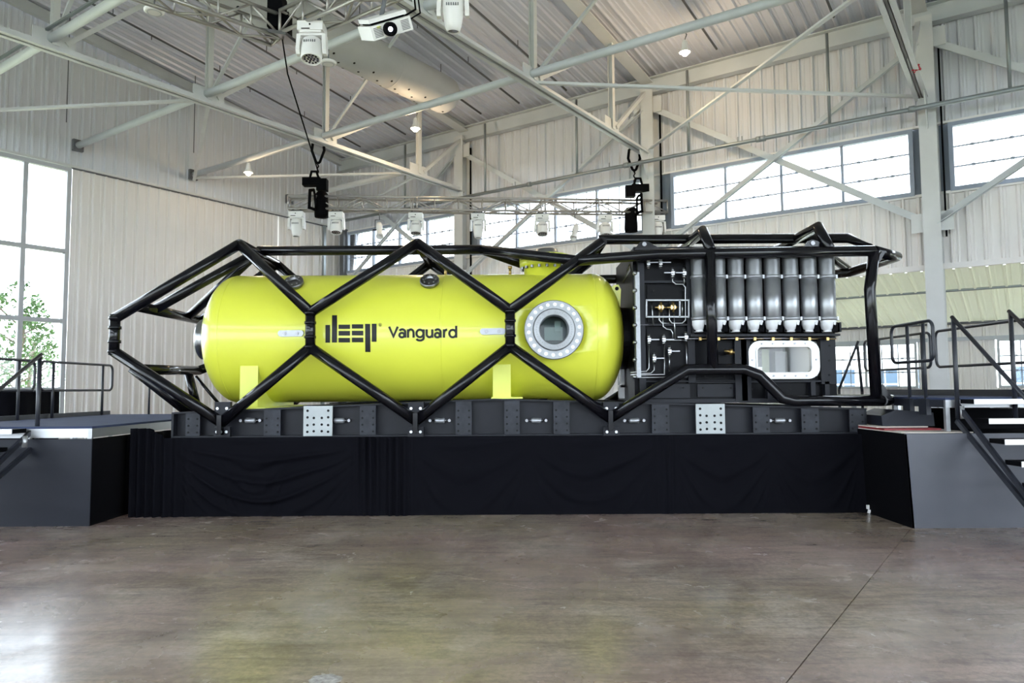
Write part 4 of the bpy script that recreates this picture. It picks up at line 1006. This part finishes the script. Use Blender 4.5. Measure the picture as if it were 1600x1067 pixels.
def rrail(name, x, ya, yb, z0, z1, zd, posts, label, grp, r=.021):
    t = thing(name, (x, (ya + yb) / 2, zd), label, 'railing', grp)
    pts = []; q = .10
    for (cy, cz, a0) in ((yb - q, z1 - q, 0), (ya + q, z1 - q, PI / 2), (ya + q, z0 + q, PI), (yb - q, z0 + q, 1.5 * PI)):
        for k in range(6):
            a = a0 + PI / 2 * k / 5; pts.append(Vector((x, cy + math.cos(a) * q, cz + math.sin(a) * q)))
    MB().tube(pts + [pts[0]], r, 10, False).build('rail_loop', MT['rail'], t)
    for y in posts: MB().tube([(x + .03, y, zd - .1), (x + .03, y, z1 - .01)], r * 1.05, 10).build('post', MT['rail'], t)
    return t
rrail('guard_rail', -7.60, 9.5, 11.72, 1.68, 2.15, DZ, (9.9, 11.3), 'black guard rail on the left stage, nearer the left edge', 'left stage guard rails')
rrail('guard_rail', -7.60, 11.86, 14.0, 1.68, 2.15, DZ, (12.15, 13.62), 'black guard rail with rounded end on the left stage before the white wall', 'left stage guard rails')
MB().bb((-7.66, 9.2, DZ), (-7.62, 14.0, DZ + .07)).build('toe_board', MT['rail'], label='low black toe board along the far edge of the left stage', cat='toe board')
MB().tube([P(234, 585, 13.9), Vector((P(234, 585, 13.9).x, 13.9, DZ - .05))], .02, 8).build('rail_post', MT['rail'], label='single thin black post at the back of the left stage', cat='post')
def stair(name, xl, xr, yt, zt, slope, n, label, rails, sgn, side_only=False, tread_m='alu'):
    t = thing(name, ((xl + xr) / 2, yt - .5, 0), label, 'stairs')
    L = zt / slope
    for x in (xl, xr):
        for dzz in (0, -.22):
            MB().beam((x, yt + .06, zt - .06 + dzz), (x, yt - L + .1, .03 + dzz * .2), .035, .055).build('stringer', MT['rail'], t)
    for k in range(n):
        z = zt - .02 - (k) * zt / n; y = yt - (k) * L / n
        MB().bb((xl + .02, y - .26, z - .05), (xr - .02, y, z)).build('tread', MT['blackm'], t)
        MB().bb((xl + .02, y - .27, z - .055), (xr - .02, y - .26, z + .006)).build('tread_nosing', MT[tread_m], t)
    for (x, ztop, yy0, yy1, sl) in rails:
        MB().tube([(x, yy0, zt - .25), (x, yy0, ztop - .02)], .026, 10).build('newel_post', MT['rail'], t)
        MB().tube([(x, yy0 + .03, ztop), (x, yy1, ztop - sl * (yy0 + .03 - yy1))], .024, 10).build('handrail', MT['rail'], t)
        MB().tube([(x, yy1 + .15, ztop - sl * (yy0 + .03 - yy1 - .15)), (x, yy1 + .15, max(.1, ztop - .95 - sl * (yy0 - yy1 - .15)))], .024, 10).build('newel_post', MT['rail'], t)
    return t
stair('staircase', -6.95, -5.99, 9.15, DZ, .62, 6, 'dark stage stairs at the left edge going down from the left deck', [(-5.96, 2.13, 9.28, 7.6, .60)], 1)
MB().cyl((-5.96, 9.05, .98), (-5.96, 9.05, 1.12), .03, 12).build('rail_clamp', MT['alu'], label='shiny clamp at the foot of the left stair post', cat='clamp')
# covered case behind the left stage
def cover(i, j):
    a = 2 * PI * i; r = 1.0
    x = max(-1, min(1, 1.25 * math.cos(a))); y = max(-1, min(1, 1.25 * math.sin(a)))
    k = 1.0 if j < .62 else 1.0 - ((j - .62) / .38)
    z = 1.64 * min(1, j / .55) if j < .55 else 1.64 + .05 * math.sin(min(1, (j - .55) / .2) * PI / 2)
    w = 1 + .03 * math.sin(a * 14) * (1 - j)
    return Vector((-9.15 + x * 1.05 * k * w, 12.6 + y * .8 * k * w, z))
MB().grid(cover, 72, 20).build('covered_case', MT['drape'], label='black cloth covered case behind the left stage by the windows', cat='covered case')

# ================================================================== RIGHT STAGE
bx0, by0 = 4.66, 8.74
t = thing('stage_box', (6.2, by0, 0), 'black platform box, its grey front coloured as lit, below the right walkway', 'platform')
MB().prism([(bx0 + .02, by0, 0), (8.2, by0, 0), (8.2, by0, 1.10), (bx0 - .03, by0, 1.10)], (0, .02, 0)).build('front_board', MT['skirt_lit'], t)
MB().prism([(bx0 + .02, by0, 0), (bx0 - .0, 12.2, 0), (bx0 - .04, 12.2, 1.09), (bx0 - .03, by0, 1.09)], (.02, 0.0, 0)).build('side_board', MT['blackm'], t)
MB().bb((bx0 - .03, by0 + .02, 1.07), (8.2, 12.2, 1.098)).build('top_board', MT['blackm'], t)
MB().bb((bx0 - .02, by0 + .1, 1.10), (5.5, 10.6, 1.112)).build('loose_board', MT['paper'], label='pale loose board lying on the right platform', cat='board')
MB().bb((bx0 - .02, by0 + .5, 1.113), (5.35, 10.4, 1.135)).build('red_strip', MT['redb'], label='dark red edged board lying on the right platform', cat='board')
MB().bb((bx0 - .02, by0 + .7, 1.136), (5.3, 10.3, 1.15)).build('loose_board', MT['paper'], label='upper cream board on top of the dark red one', cat='board')
a = P(1375, 652, 9.9); c_ = P(1448, 664, 9.9)
MB().prism([(4.80, 9.6, 1.15), (5.42, 9.5, 1.15), (5.42, 9.52, 1.32), (4.98, 9.58, 1.36), (4.80, 9.62, 1.28)], (.05, .7, .0)).build('folded_cloth', MT['skirt'], label='folded dark cloth heap on the right platform by the tail of the cage', cat='cloth')
MB().bb((5.75, 9.7, 1.10), (6.95, 10.3, 1.36)).build('storage_case', MT['blackm'], label='low black case on the right platform behind the stairs', cat='case')
RZ = 1.52
WX = 5.25
t = thing('walkway', (5.9, 10.3, 0), 'narrow raised walkway with metal edge on the right platform', 'walkway')
for k in range(4):
    ya, yb = 8.95 + k * 1.22, 8.95 + (k + 1) * 1.22
    MB().bb((WX, ya + .003, RZ - .03), (6.66, yb - .003, RZ)).build('deck_board', MT['carpet'], t)
    MB().bb((WX, ya, RZ - .12), (6.66, ya + .04, RZ - .028)).build('edge_rail', MT['alu'], t)
    MB().bb((WX, ya + .04, RZ - .12), (WX + .04, yb, RZ - .028)).build('edge_rail', MT['rail'], t)
    MB().bb((6.62, ya + .04, RZ - .12), (6.66, yb, RZ - .028)).build('edge_rail', MT['alu'], t)
    for x in (WX + .04, 6.62): MB().bb((x - .025, ya + .03, 1.10), (x + .025, ya + .08, RZ - .12)).build('leg', MT['alu'], t)
MB().bb((6.62, 8.95, RZ), (6.65, 13.6, RZ + .09)).build('toe_board', MT['rail'], t)
g1 = rrail('guard_rail', WX - .02, 9.12, 10.12, 1.98, 2.48, RZ, (9.39, 9.77), 'short black gate rail with rounded corners beside the cage tail post', 'right walkway guard rails')
for y in (9.39, 9.77): MB().bb((WX - .04, y - .09, RZ - .22), (WX + .02, y + .09, RZ - .02)).build('post_socket', MT['rail'], g1)
rrail('guard_rail', 6.66, 9.0, 11.55, 1.96, 2.52, RZ, (9.5, 11.1), 'long black guard rail behind the right stairs', 'right walkway guard rails')
rrail('guard_rail', 6.66, 11.7, 13.9, 1.96, 2.52, RZ, (12.0, 13.4), 'black guard rail at the back of the right walkway behind the gate rail', 'right walkway guard rails')
stair('staircase', 5.38, 6.30, 8.90, RZ, .86, 7, 'black stairs with white edged treads at the right edge going down from the walkway', [(5.36, 2.50, 8.90, 7.2, .80), (6.07, 2.57, 8.92, 7.2, .80)], 1, tread_m='white')
MB().cyl((5.38, 8.84, 1.27), (5.38, 8.84, 1.42), .025, 12).build('rail_clamp', MT['alu'], label='shiny clamp at the foot of the right stair post', cat='clamp')
t = thing('back_stair_rail', P(1348, 609, 13.4), 'thin black handrail and post seen behind the tail of the cage', 'railing')
MB().tube([P(1341, 533, 13.4), P(1311, 608, 13.4)], .024, 8).build('handrail', MT['rail'], t)
MB().tube([P(1340, 541, 13.4), P(1347, 612, 13.4)], .026, 8).build('post', MT['rail'], t)
MB().tube([P(1311, 608, 13.4), Vector((P(1311, 608, 13.4).x, 13.4, 0))], .026, 8).build('post', MT['rail'], t)
MB().tube([P(1347, 612, 13.4), Vector((P(1347, 612, 13.4).x, 13.4, 0))], .026, 8).build('post', MT['rail'], t)

# ================================================================== RIGGING
def box_truss(name, p, q, s, label, bay=.62, r=.029, group='aluminium lighting trusses', ends=True):
    p, q = Vector(p), Vector(q); d = (q - p); L = d.length; d.normalize(); x = d.cross(ZV).normalized(); y = x.cross(d)
    t = thing(name, p, label, 'truss', group)
    cs = [(-1, -1), (1, -1), (1, 1), (-1, 1)]
    def c(k, a): return p + d * a + x * (cs[k][0] * s / 2) + y * (cs[k][1] * s / 2)
    for k in range(4): MB().tube([c(k, 0), c(k, L)], r, 10).build('chord', MT['trussalu'], t)
    n = max(1, round(L / bay))
    for i in range(n + 1):
        a = L * i / n
        MB().tube([c(0, a), c(3, a)], r * .55, 6).build('web_post', MT['trussalu'], t); MB().tube([c(1, a), c(2, a)], r * .55, 6).build('web_post', MT['trussalu'], t)
        if i < n:
            b_ = L * (i + 1) / n; f = i % 2
            for (k0, k1) in ((0, 3), (1, 2), (0, 1)):
                MB().tube([c(k1 if f else k0, a), c(k0 if f else k1, b_)], r * .6, 6).build('web_diagonal', MT['trussalu'], t)
    for a in ((0, L) if ends else ()):
        b = MB()
        for k in range(4): b.tube([c(k, a), c((k + 1) % 4, a)], r * .7, 6)
        b.build('end_frame', MT['trussalu'], t)
    return t
TA, TB = P(452, 318, 18.55), P(1040, 325, 19.5)
lt = box_truss('lighting_truss', TA, TB, .32, 'long horizontal aluminium lighting truss hung behind the cage')
def on_truss(px):
    f = (px - 452) / 588.0; p = TA + (TB - TA) * f
    d = P(px, 320, p.y); return Vector((d.x, p.y, p.z))
for px in (650, 526 + 322): 
    p = on_truss(px); MB().tube([p + Vector((-.05, -.18, -.16)), p + Vector((-.05, -.18, .16))], .02, 8).tube([p + Vector((.05, -.18, -.16)), p + Vector((.05, -.18, .16))], .02, 8).build('joint_plate', MT['trussalu'], lt)
# moving head light: base, yoke, head
def moving_head(mats):
    t = thing('moving_head_light', (0, 0, 0))
    MB().box((0, 0, -.14), (.36, .26, .13)).box((0, 0, -.215), (.30, .22, .03)).build('base', MT['white'], t)
    MB().box((0, 0, -.04), (.30, .05, .03)).box((-.1, 0, -.02), (.04, .06, .08)).box((.1, 0, -.02), (.04, .06, .08)).build('clamp', MT['dpipe'], t)
    MB().cyl((0, -.131, -.13), (0, -.136, -.13), .014, 8).box((-.06, -.132, -.19), (.12, .004, .014)).build('badge', MT['blackm'], t)
    y = MB()
    for s in (-1, 1): y.prism([(s * .15, -.06, -.23), (s * .15, .06, -.23), (s * .16, .075, -.46), (s * .16, .04, -.52), (s * .16, -.04, -.52), (s * .16, -.075, -.46)], (s * .055, 0, 0))
    y.box((0, 0, -.24), (.34, .12, .03)).build('yoke', MT['white'], t)
    return t
def head(t, tilt, wide):
    R = Matrix.Rotation(tilt, 3, 'X'); piv = Vector((0, 0, -.44)); ax_ = R @ Vector((0, 0, -1))
    if wide: pr = [(0, -.17), (.10, -.165), (.145, -.12), (.15, .0), (.148, .13), (.14, .17), (.125, .17), (.125, .15), (0, .15)]
    else: pr = [(0, -.20), (.12, -.19), (.142, -.14), (.142, 0), (.11, .20), (.085, .27), (.075, .27), (.075, .25), (0, .25)]
    h = MB().lathe(pr, piv, ax_, 20).build('head', MT['white'], t)
    e = MB(); f = pr[-1][1]
    if wide:
        for r_, n_ in ((0, 1), (.045, 6), (.09, 12)):
            for k in range(n_):
                a = 2 * PI * k / max(1, n_); c = piv + ax_ * (f + .002) + (R @ Vector((math.cos(a), math.sin(a), 0))) * r_; e.cyl(c, c + ax_ * .008, .017, 8)
    else: e.cyl(piv + ax_ * (f + .0), piv + ax_ * (f + .006), .07, 16)
    e.build('lens', MT['lens'], h)
    b = MB()
    for k in range(6): b.box(piv + R @ Vector((-.075 + k * .03, -.147, .04)), (.012, .012, .035), R)
    b.build('vent_slots', MT['dpipe'], h)
mh_tilt = {464: (-.10, False), 526: (-.25, True), 650: (-.2, True), 747: (-.1, False), 847: (-.3, True), 945: (-.2, True), 1027: (-.05, False)}
for k, (px, (ti, wd)) in enumerate(mh_tilt.items()):
    t = moving_head(None); head(t, ti if wd else ti, wd)
    p = on_truss(px); t.location = p + Vector((0, 0, -.15)); t.scale = (1, 1, 1)
    tag(t, '%s white moving head light under the long lighting truss, counted from the left' % ORD[k] if k < 6 else 'rightmost white moving head light under the long lighting truss, by the middle column', 'stage light', 'moving head lights under the long truss')
# two small profile spots
for k, (px, yaw) in enumerate(((593, .3), (898, -.5))):
    p = on_truss(px) + Vector((0, 0, -.18))
    t = thing('spotlight', p, ['small pale spotlight under the left half of the lighting truss', 'small pale spotlight hanging on a rod under the right half of the lighting truss'][k], 'spotlight', 'small spotlights')
    MB().tube([p, p + Vector((0, 0, -.22))], .012, 6).tube([p + Vector((-.11, 0, -.45)), p + Vector((-.11, 0, -.22)), p + Vector((.11, 0, -.22)), p + Vector((.11, 0, -.45))], .012, 6).build('yoke', MT['dpipe'], t)
    ax_ = Vector((math.sin(yaw) * .5, -.55, -.8)).normalized(); c = p + Vector((0, 0, -.48))
    MB().lathe([(0, -.24), (.07, -.23), (.085, -.15), (.085, -.02), (.07, .0), (.07, .18), (.095, .20), (.095, .26), (.08, .26), (.07, .2), (0, .19)], c, ax_, 18).build('barrel', MT['white'], t)
    MB().tube([c + Vector((-.17, 0, 0)), c + Vector((.17, 0, 0))], .016, 8).build('knobs', MT['blackm'], t)
# chain hoists
def hoist(px, ytop, label, k):
    p = on_truss(px); u_t = (14.5, 8.12)[k]
    top = Vector((p.x, p.y, 7.95))
    t = thing('chain_hoist', p, label, 'hoist', 'black chain hoists')
    sl = MB()
    for s in (-1, 1): sl.tube([top + Vector((s * .13, 0, .12)), top + Vector((s * .16, 0, -.12)), top + Vector((s * .05, 0, -.42)), top + Vector((0, 0, -.46))], .035, 8)
    sl.tube([top + Vector((-.13, 0, .12)), top + Vector((0, 0, .17)), top + Vector((.13, 0, .12))], .03, 8).build('sling', MT['blackm'], t)
    ch = MB()
    for i in range(6):
        z = top.z - .46 - i * .07; ch.tube([(p.x + (.02 if i % 2 else -.02), p.y, z), (p.x + (-.02 if i % 2 else .02), p.y, z - .07)], .018, 6)
    ch.build('chain', MT['blackm'], t)
    zb_ = top.z - .95; s = -1 if k == 0 else 1
    MB().box((p.x + s * .14, p.y, zb_), (.46, .24, .20)).box((p.x - s * .12, p.y, zb_ - .08), (.26, .22, .30)).tube([(p.x + s * -.02, p.y, zb_ + .12), (p.x + s * .04, p.y, zb_ + .28), (p.x + s * .16, p.y, zb_ + .28), (p.x + s * .2, p.y, zb_ + .12)], .03, 8).build('motor', MT['blackm'], t)
    q = 1 if k == 0 else -1
    MB().lathe([(.0, 0), (.17, .02), (.18, .1), (.16, .62), (.13, .66)], (p.x + q * .12, p.y - .05, zb_ - .95 + (.0 if k == 0 else -.25)), ZV, 14).build('chain_bag', MT['blackm'], t)
    MB().tube([(p.x - q * .1, p.y, zb_ - .2), (p.x - q * .14, p.y - .2, p.z + .3), (p.x - q * .15, p.y - .22, p.z - .15), (p.x, p.y - .2, p.z - .2)], .04, 8).tube([(p.x - q * .1, p.y, zb_ - .2), (p.x - q * .02, p.y - .2, p.z + .2), (p.x + .02, p.y - .22, p.z - .18)], .03, 8).build('truss_sling', MT['blackm'], t)
hoist(496, 225, 'black chain hoist on the left holding the lighting truss', 0)
hoist(992, 240, 'black chain hoist on the right holding the lighting truss', 1)

# front rig at the top of the picture: truss with two lights and a projector
def PZ(x, y, z):
    d = _ray(x, y); return CAM + d * ((z - EYE) / d.z)
ca = PZ(452, 41, 7.05); 
ft1 = box_truss('front_truss', ca + UD * .0, ca - UD * 3.6, .34, 'aluminium truss at the top running toward upper right, above the white spotlight', .5)
cb_ = ca + UD * .22
ft2 = box_truss('front_truss', cb_ + Vector((-.05, 0, 0)), cb_ - WD * 2.8 + UD * .6, .34, 'aluminium truss at the top running off toward upper left from the corner', .5)
c0 = ca + UD * .1
t = thing('rigging_motor', c0 + Vector((0, 0, .0)), 'black hoist motor and cable bundle on the truss corner at the top', 'hoist')
MB().box(c0 + Vector((-.12, 0, .22)), (.22, .24, .5)).box(c0 + Vector((.0, 0, .05)), (.16, .2, .3)).build('motor', MT['blackm'], t)
MB().prism([c0 + Vector((-.30, -.2, -.14)), c0 + Vector((.10, -.28, -.24)), c0 + Vector((.18, .1, -.22)), c0 + Vector((-.2, .2, -.14))], (0, 0, .05)).build('corner_plate', MT['steeld'], t)
MB().tube([c0 + Vector((-.02, -.05, -.2)), c0 + Vector((.05, 0, -.7)), c0 + Vector((.16, .1, -1.1)), c0 + Vector((.36, .6, -2.0))], .011, 6).build('control_cable', MT['blackm'], t)
def big_head(px, py, z, wide, tilt, label):
    t = moving_head(None); head(t, tilt, wide)
    p = PZ(px, py, z); t.location = p; tag(t, label, 'stage light', 'large moving head lights at the top')
    return t
big_head(488, 31, 6.95, True, -.22, 'large white moving head light with round lens cluster at the top left of the projector')
big_head(708, -32, 7.1, False, .08, 'white moving head light cut by the top edge right of the projector')
# projector
pp = PZ(606, 44, 6.35)
t = thing('projector', pp, 'white ceiling projector tilted down with glowing lens', 'projector')
xx = Vector((.86, .30, .42)).normalized(); yy = Vector((.05, .80, .55)); yy = (yy - xx * yy.dot(xx)).normalized(); zz = xx.cross(yy)
R = Matrix((xx, yy, zz)).transposed()
def rb(b, c, d): return b.box(pp + R @ Vector(c), d, R)
rb(MB(), (0, .10, 0), (.56, .52, .17)).build('body', MT['white'], t)
rb(MB(), (0, .1, .14), (.52, .42, .05)).build('top_plate', MT['white'], t)
rb(MB(), (0, .1, .105), (.46, .36, .03)).build('mount_gap', MT['blackm'], t)
for s in (-1, 1):
    g = MB()
    for k in range(7): rb(g, (s * .19, -.162, -.055 + k * .018), (.11, .008, .008))
    g.build('vent_grille', MT['dpipe'], t)
ln = pp + R @ Vector((-.04, -.16, 0))
MB().lathe([(.085, 0), (.085, .07), (.075, .09), (.06, .09), (.05, .05), (0, .05)], ln, R @ Vector((0, -1, 0)), 22).build('lens_barrel', MT['blackm'], t)
MB().lathe([(0, .052), (.03, .052)], ln, R @ Vector((0, -1, 0)), 16, False).build('lens_glow', MT['projlens'], t)
rb(MB(), (-.17, -.163, .055), (.05, .004, .025)).build('yellow_sticker', MT['yellow2'], t)
MB().tube([pp + R @ Vector((0, .1, .16)), pp + Vector((-.05, .1, .5)), pp + Vector((-.1, .1, .95))], .03, 8).build('mount_pole', MT['dpipe'], t)
MB().tube([pp + R @ Vector((.25, .0, .08)), pp + Vector((.36, 0, .25)), pp + Vector((.3, 0, .8))], .012, 6).tube([pp + R @ Vector((.25, .05, .0)), pp + Vector((.42, 0, .2)), pp + Vector((.34, 0, .8))], .010, 6).build('cable', MT['blackm'], t)
# round ceiling discs
for k, (px, py, w) in enumerate(((513, 98, 9.0), (241, 17, 5.9))):
    p = PWALL(px, py, w)
    t = thing('wireless_disc', p, ['flat white disc hung below the strut beside the large spotlight', 'ribbed white disc hung from the strut at upper left'][k], 'antenna', 'white ceiling discs')
    MB().lathe([(0, -.03), (.12, -.03), (.15, -.01), (.15, .015), (.10, .04), (0, .045)], p, ZV, 24, [False, True, True, True, True]).build('disc', MT['white'], t)
    MB().lathe([(.09, -.034), (.10, -.031), (.11, -.034)], p, ZV, 24).build('rim', MT['strut'], t)
    MB().tube([p + ZV * .04, p + ZV * .25], .012, 6).build('stem', MT['dpipe'], t)
# red device on the right truss
p = H(1.5, 17.2, 7.85); p = PWALL(1431, 107, 16.3)
t = thing('red_beacon', p, 'small red rosette fixed on the right roof truss near the column', 'beacon')
b = MB().lathe([(0, -.05), (.07, -.03), (.08, .02), (0, .05)], p, ZV, 12)
for k in range(9):
    a = 2 * PI * k / 9; b.tube([p, p + Vector((math.cos(a) * .09, math.sin(a) * .09, .05 * math.sin(3 * a)))], .022, 6)
b.build('petals', MT['red'], t)
# worn patch of exposed white paint on the floor near the lower edge
def blob(i, j):
    a = 2 * PI * i; c = PZ(508, 1062, 0); r = .085 * j * (1 + .25 * noise.noise(Vector((math.cos(a) * 2, math.sin(a) * 2, 3))))
    return Vector((c.x + math.cos(a) * r * 1.1, c.y + math.sin(a) * r, .0015 - .001 * j))
MB().grid(blob, 32, 3).build('paint_patch', MT['chip'], label='pale chipped patch on the concrete floor at the lower edge', cat='floor patch')
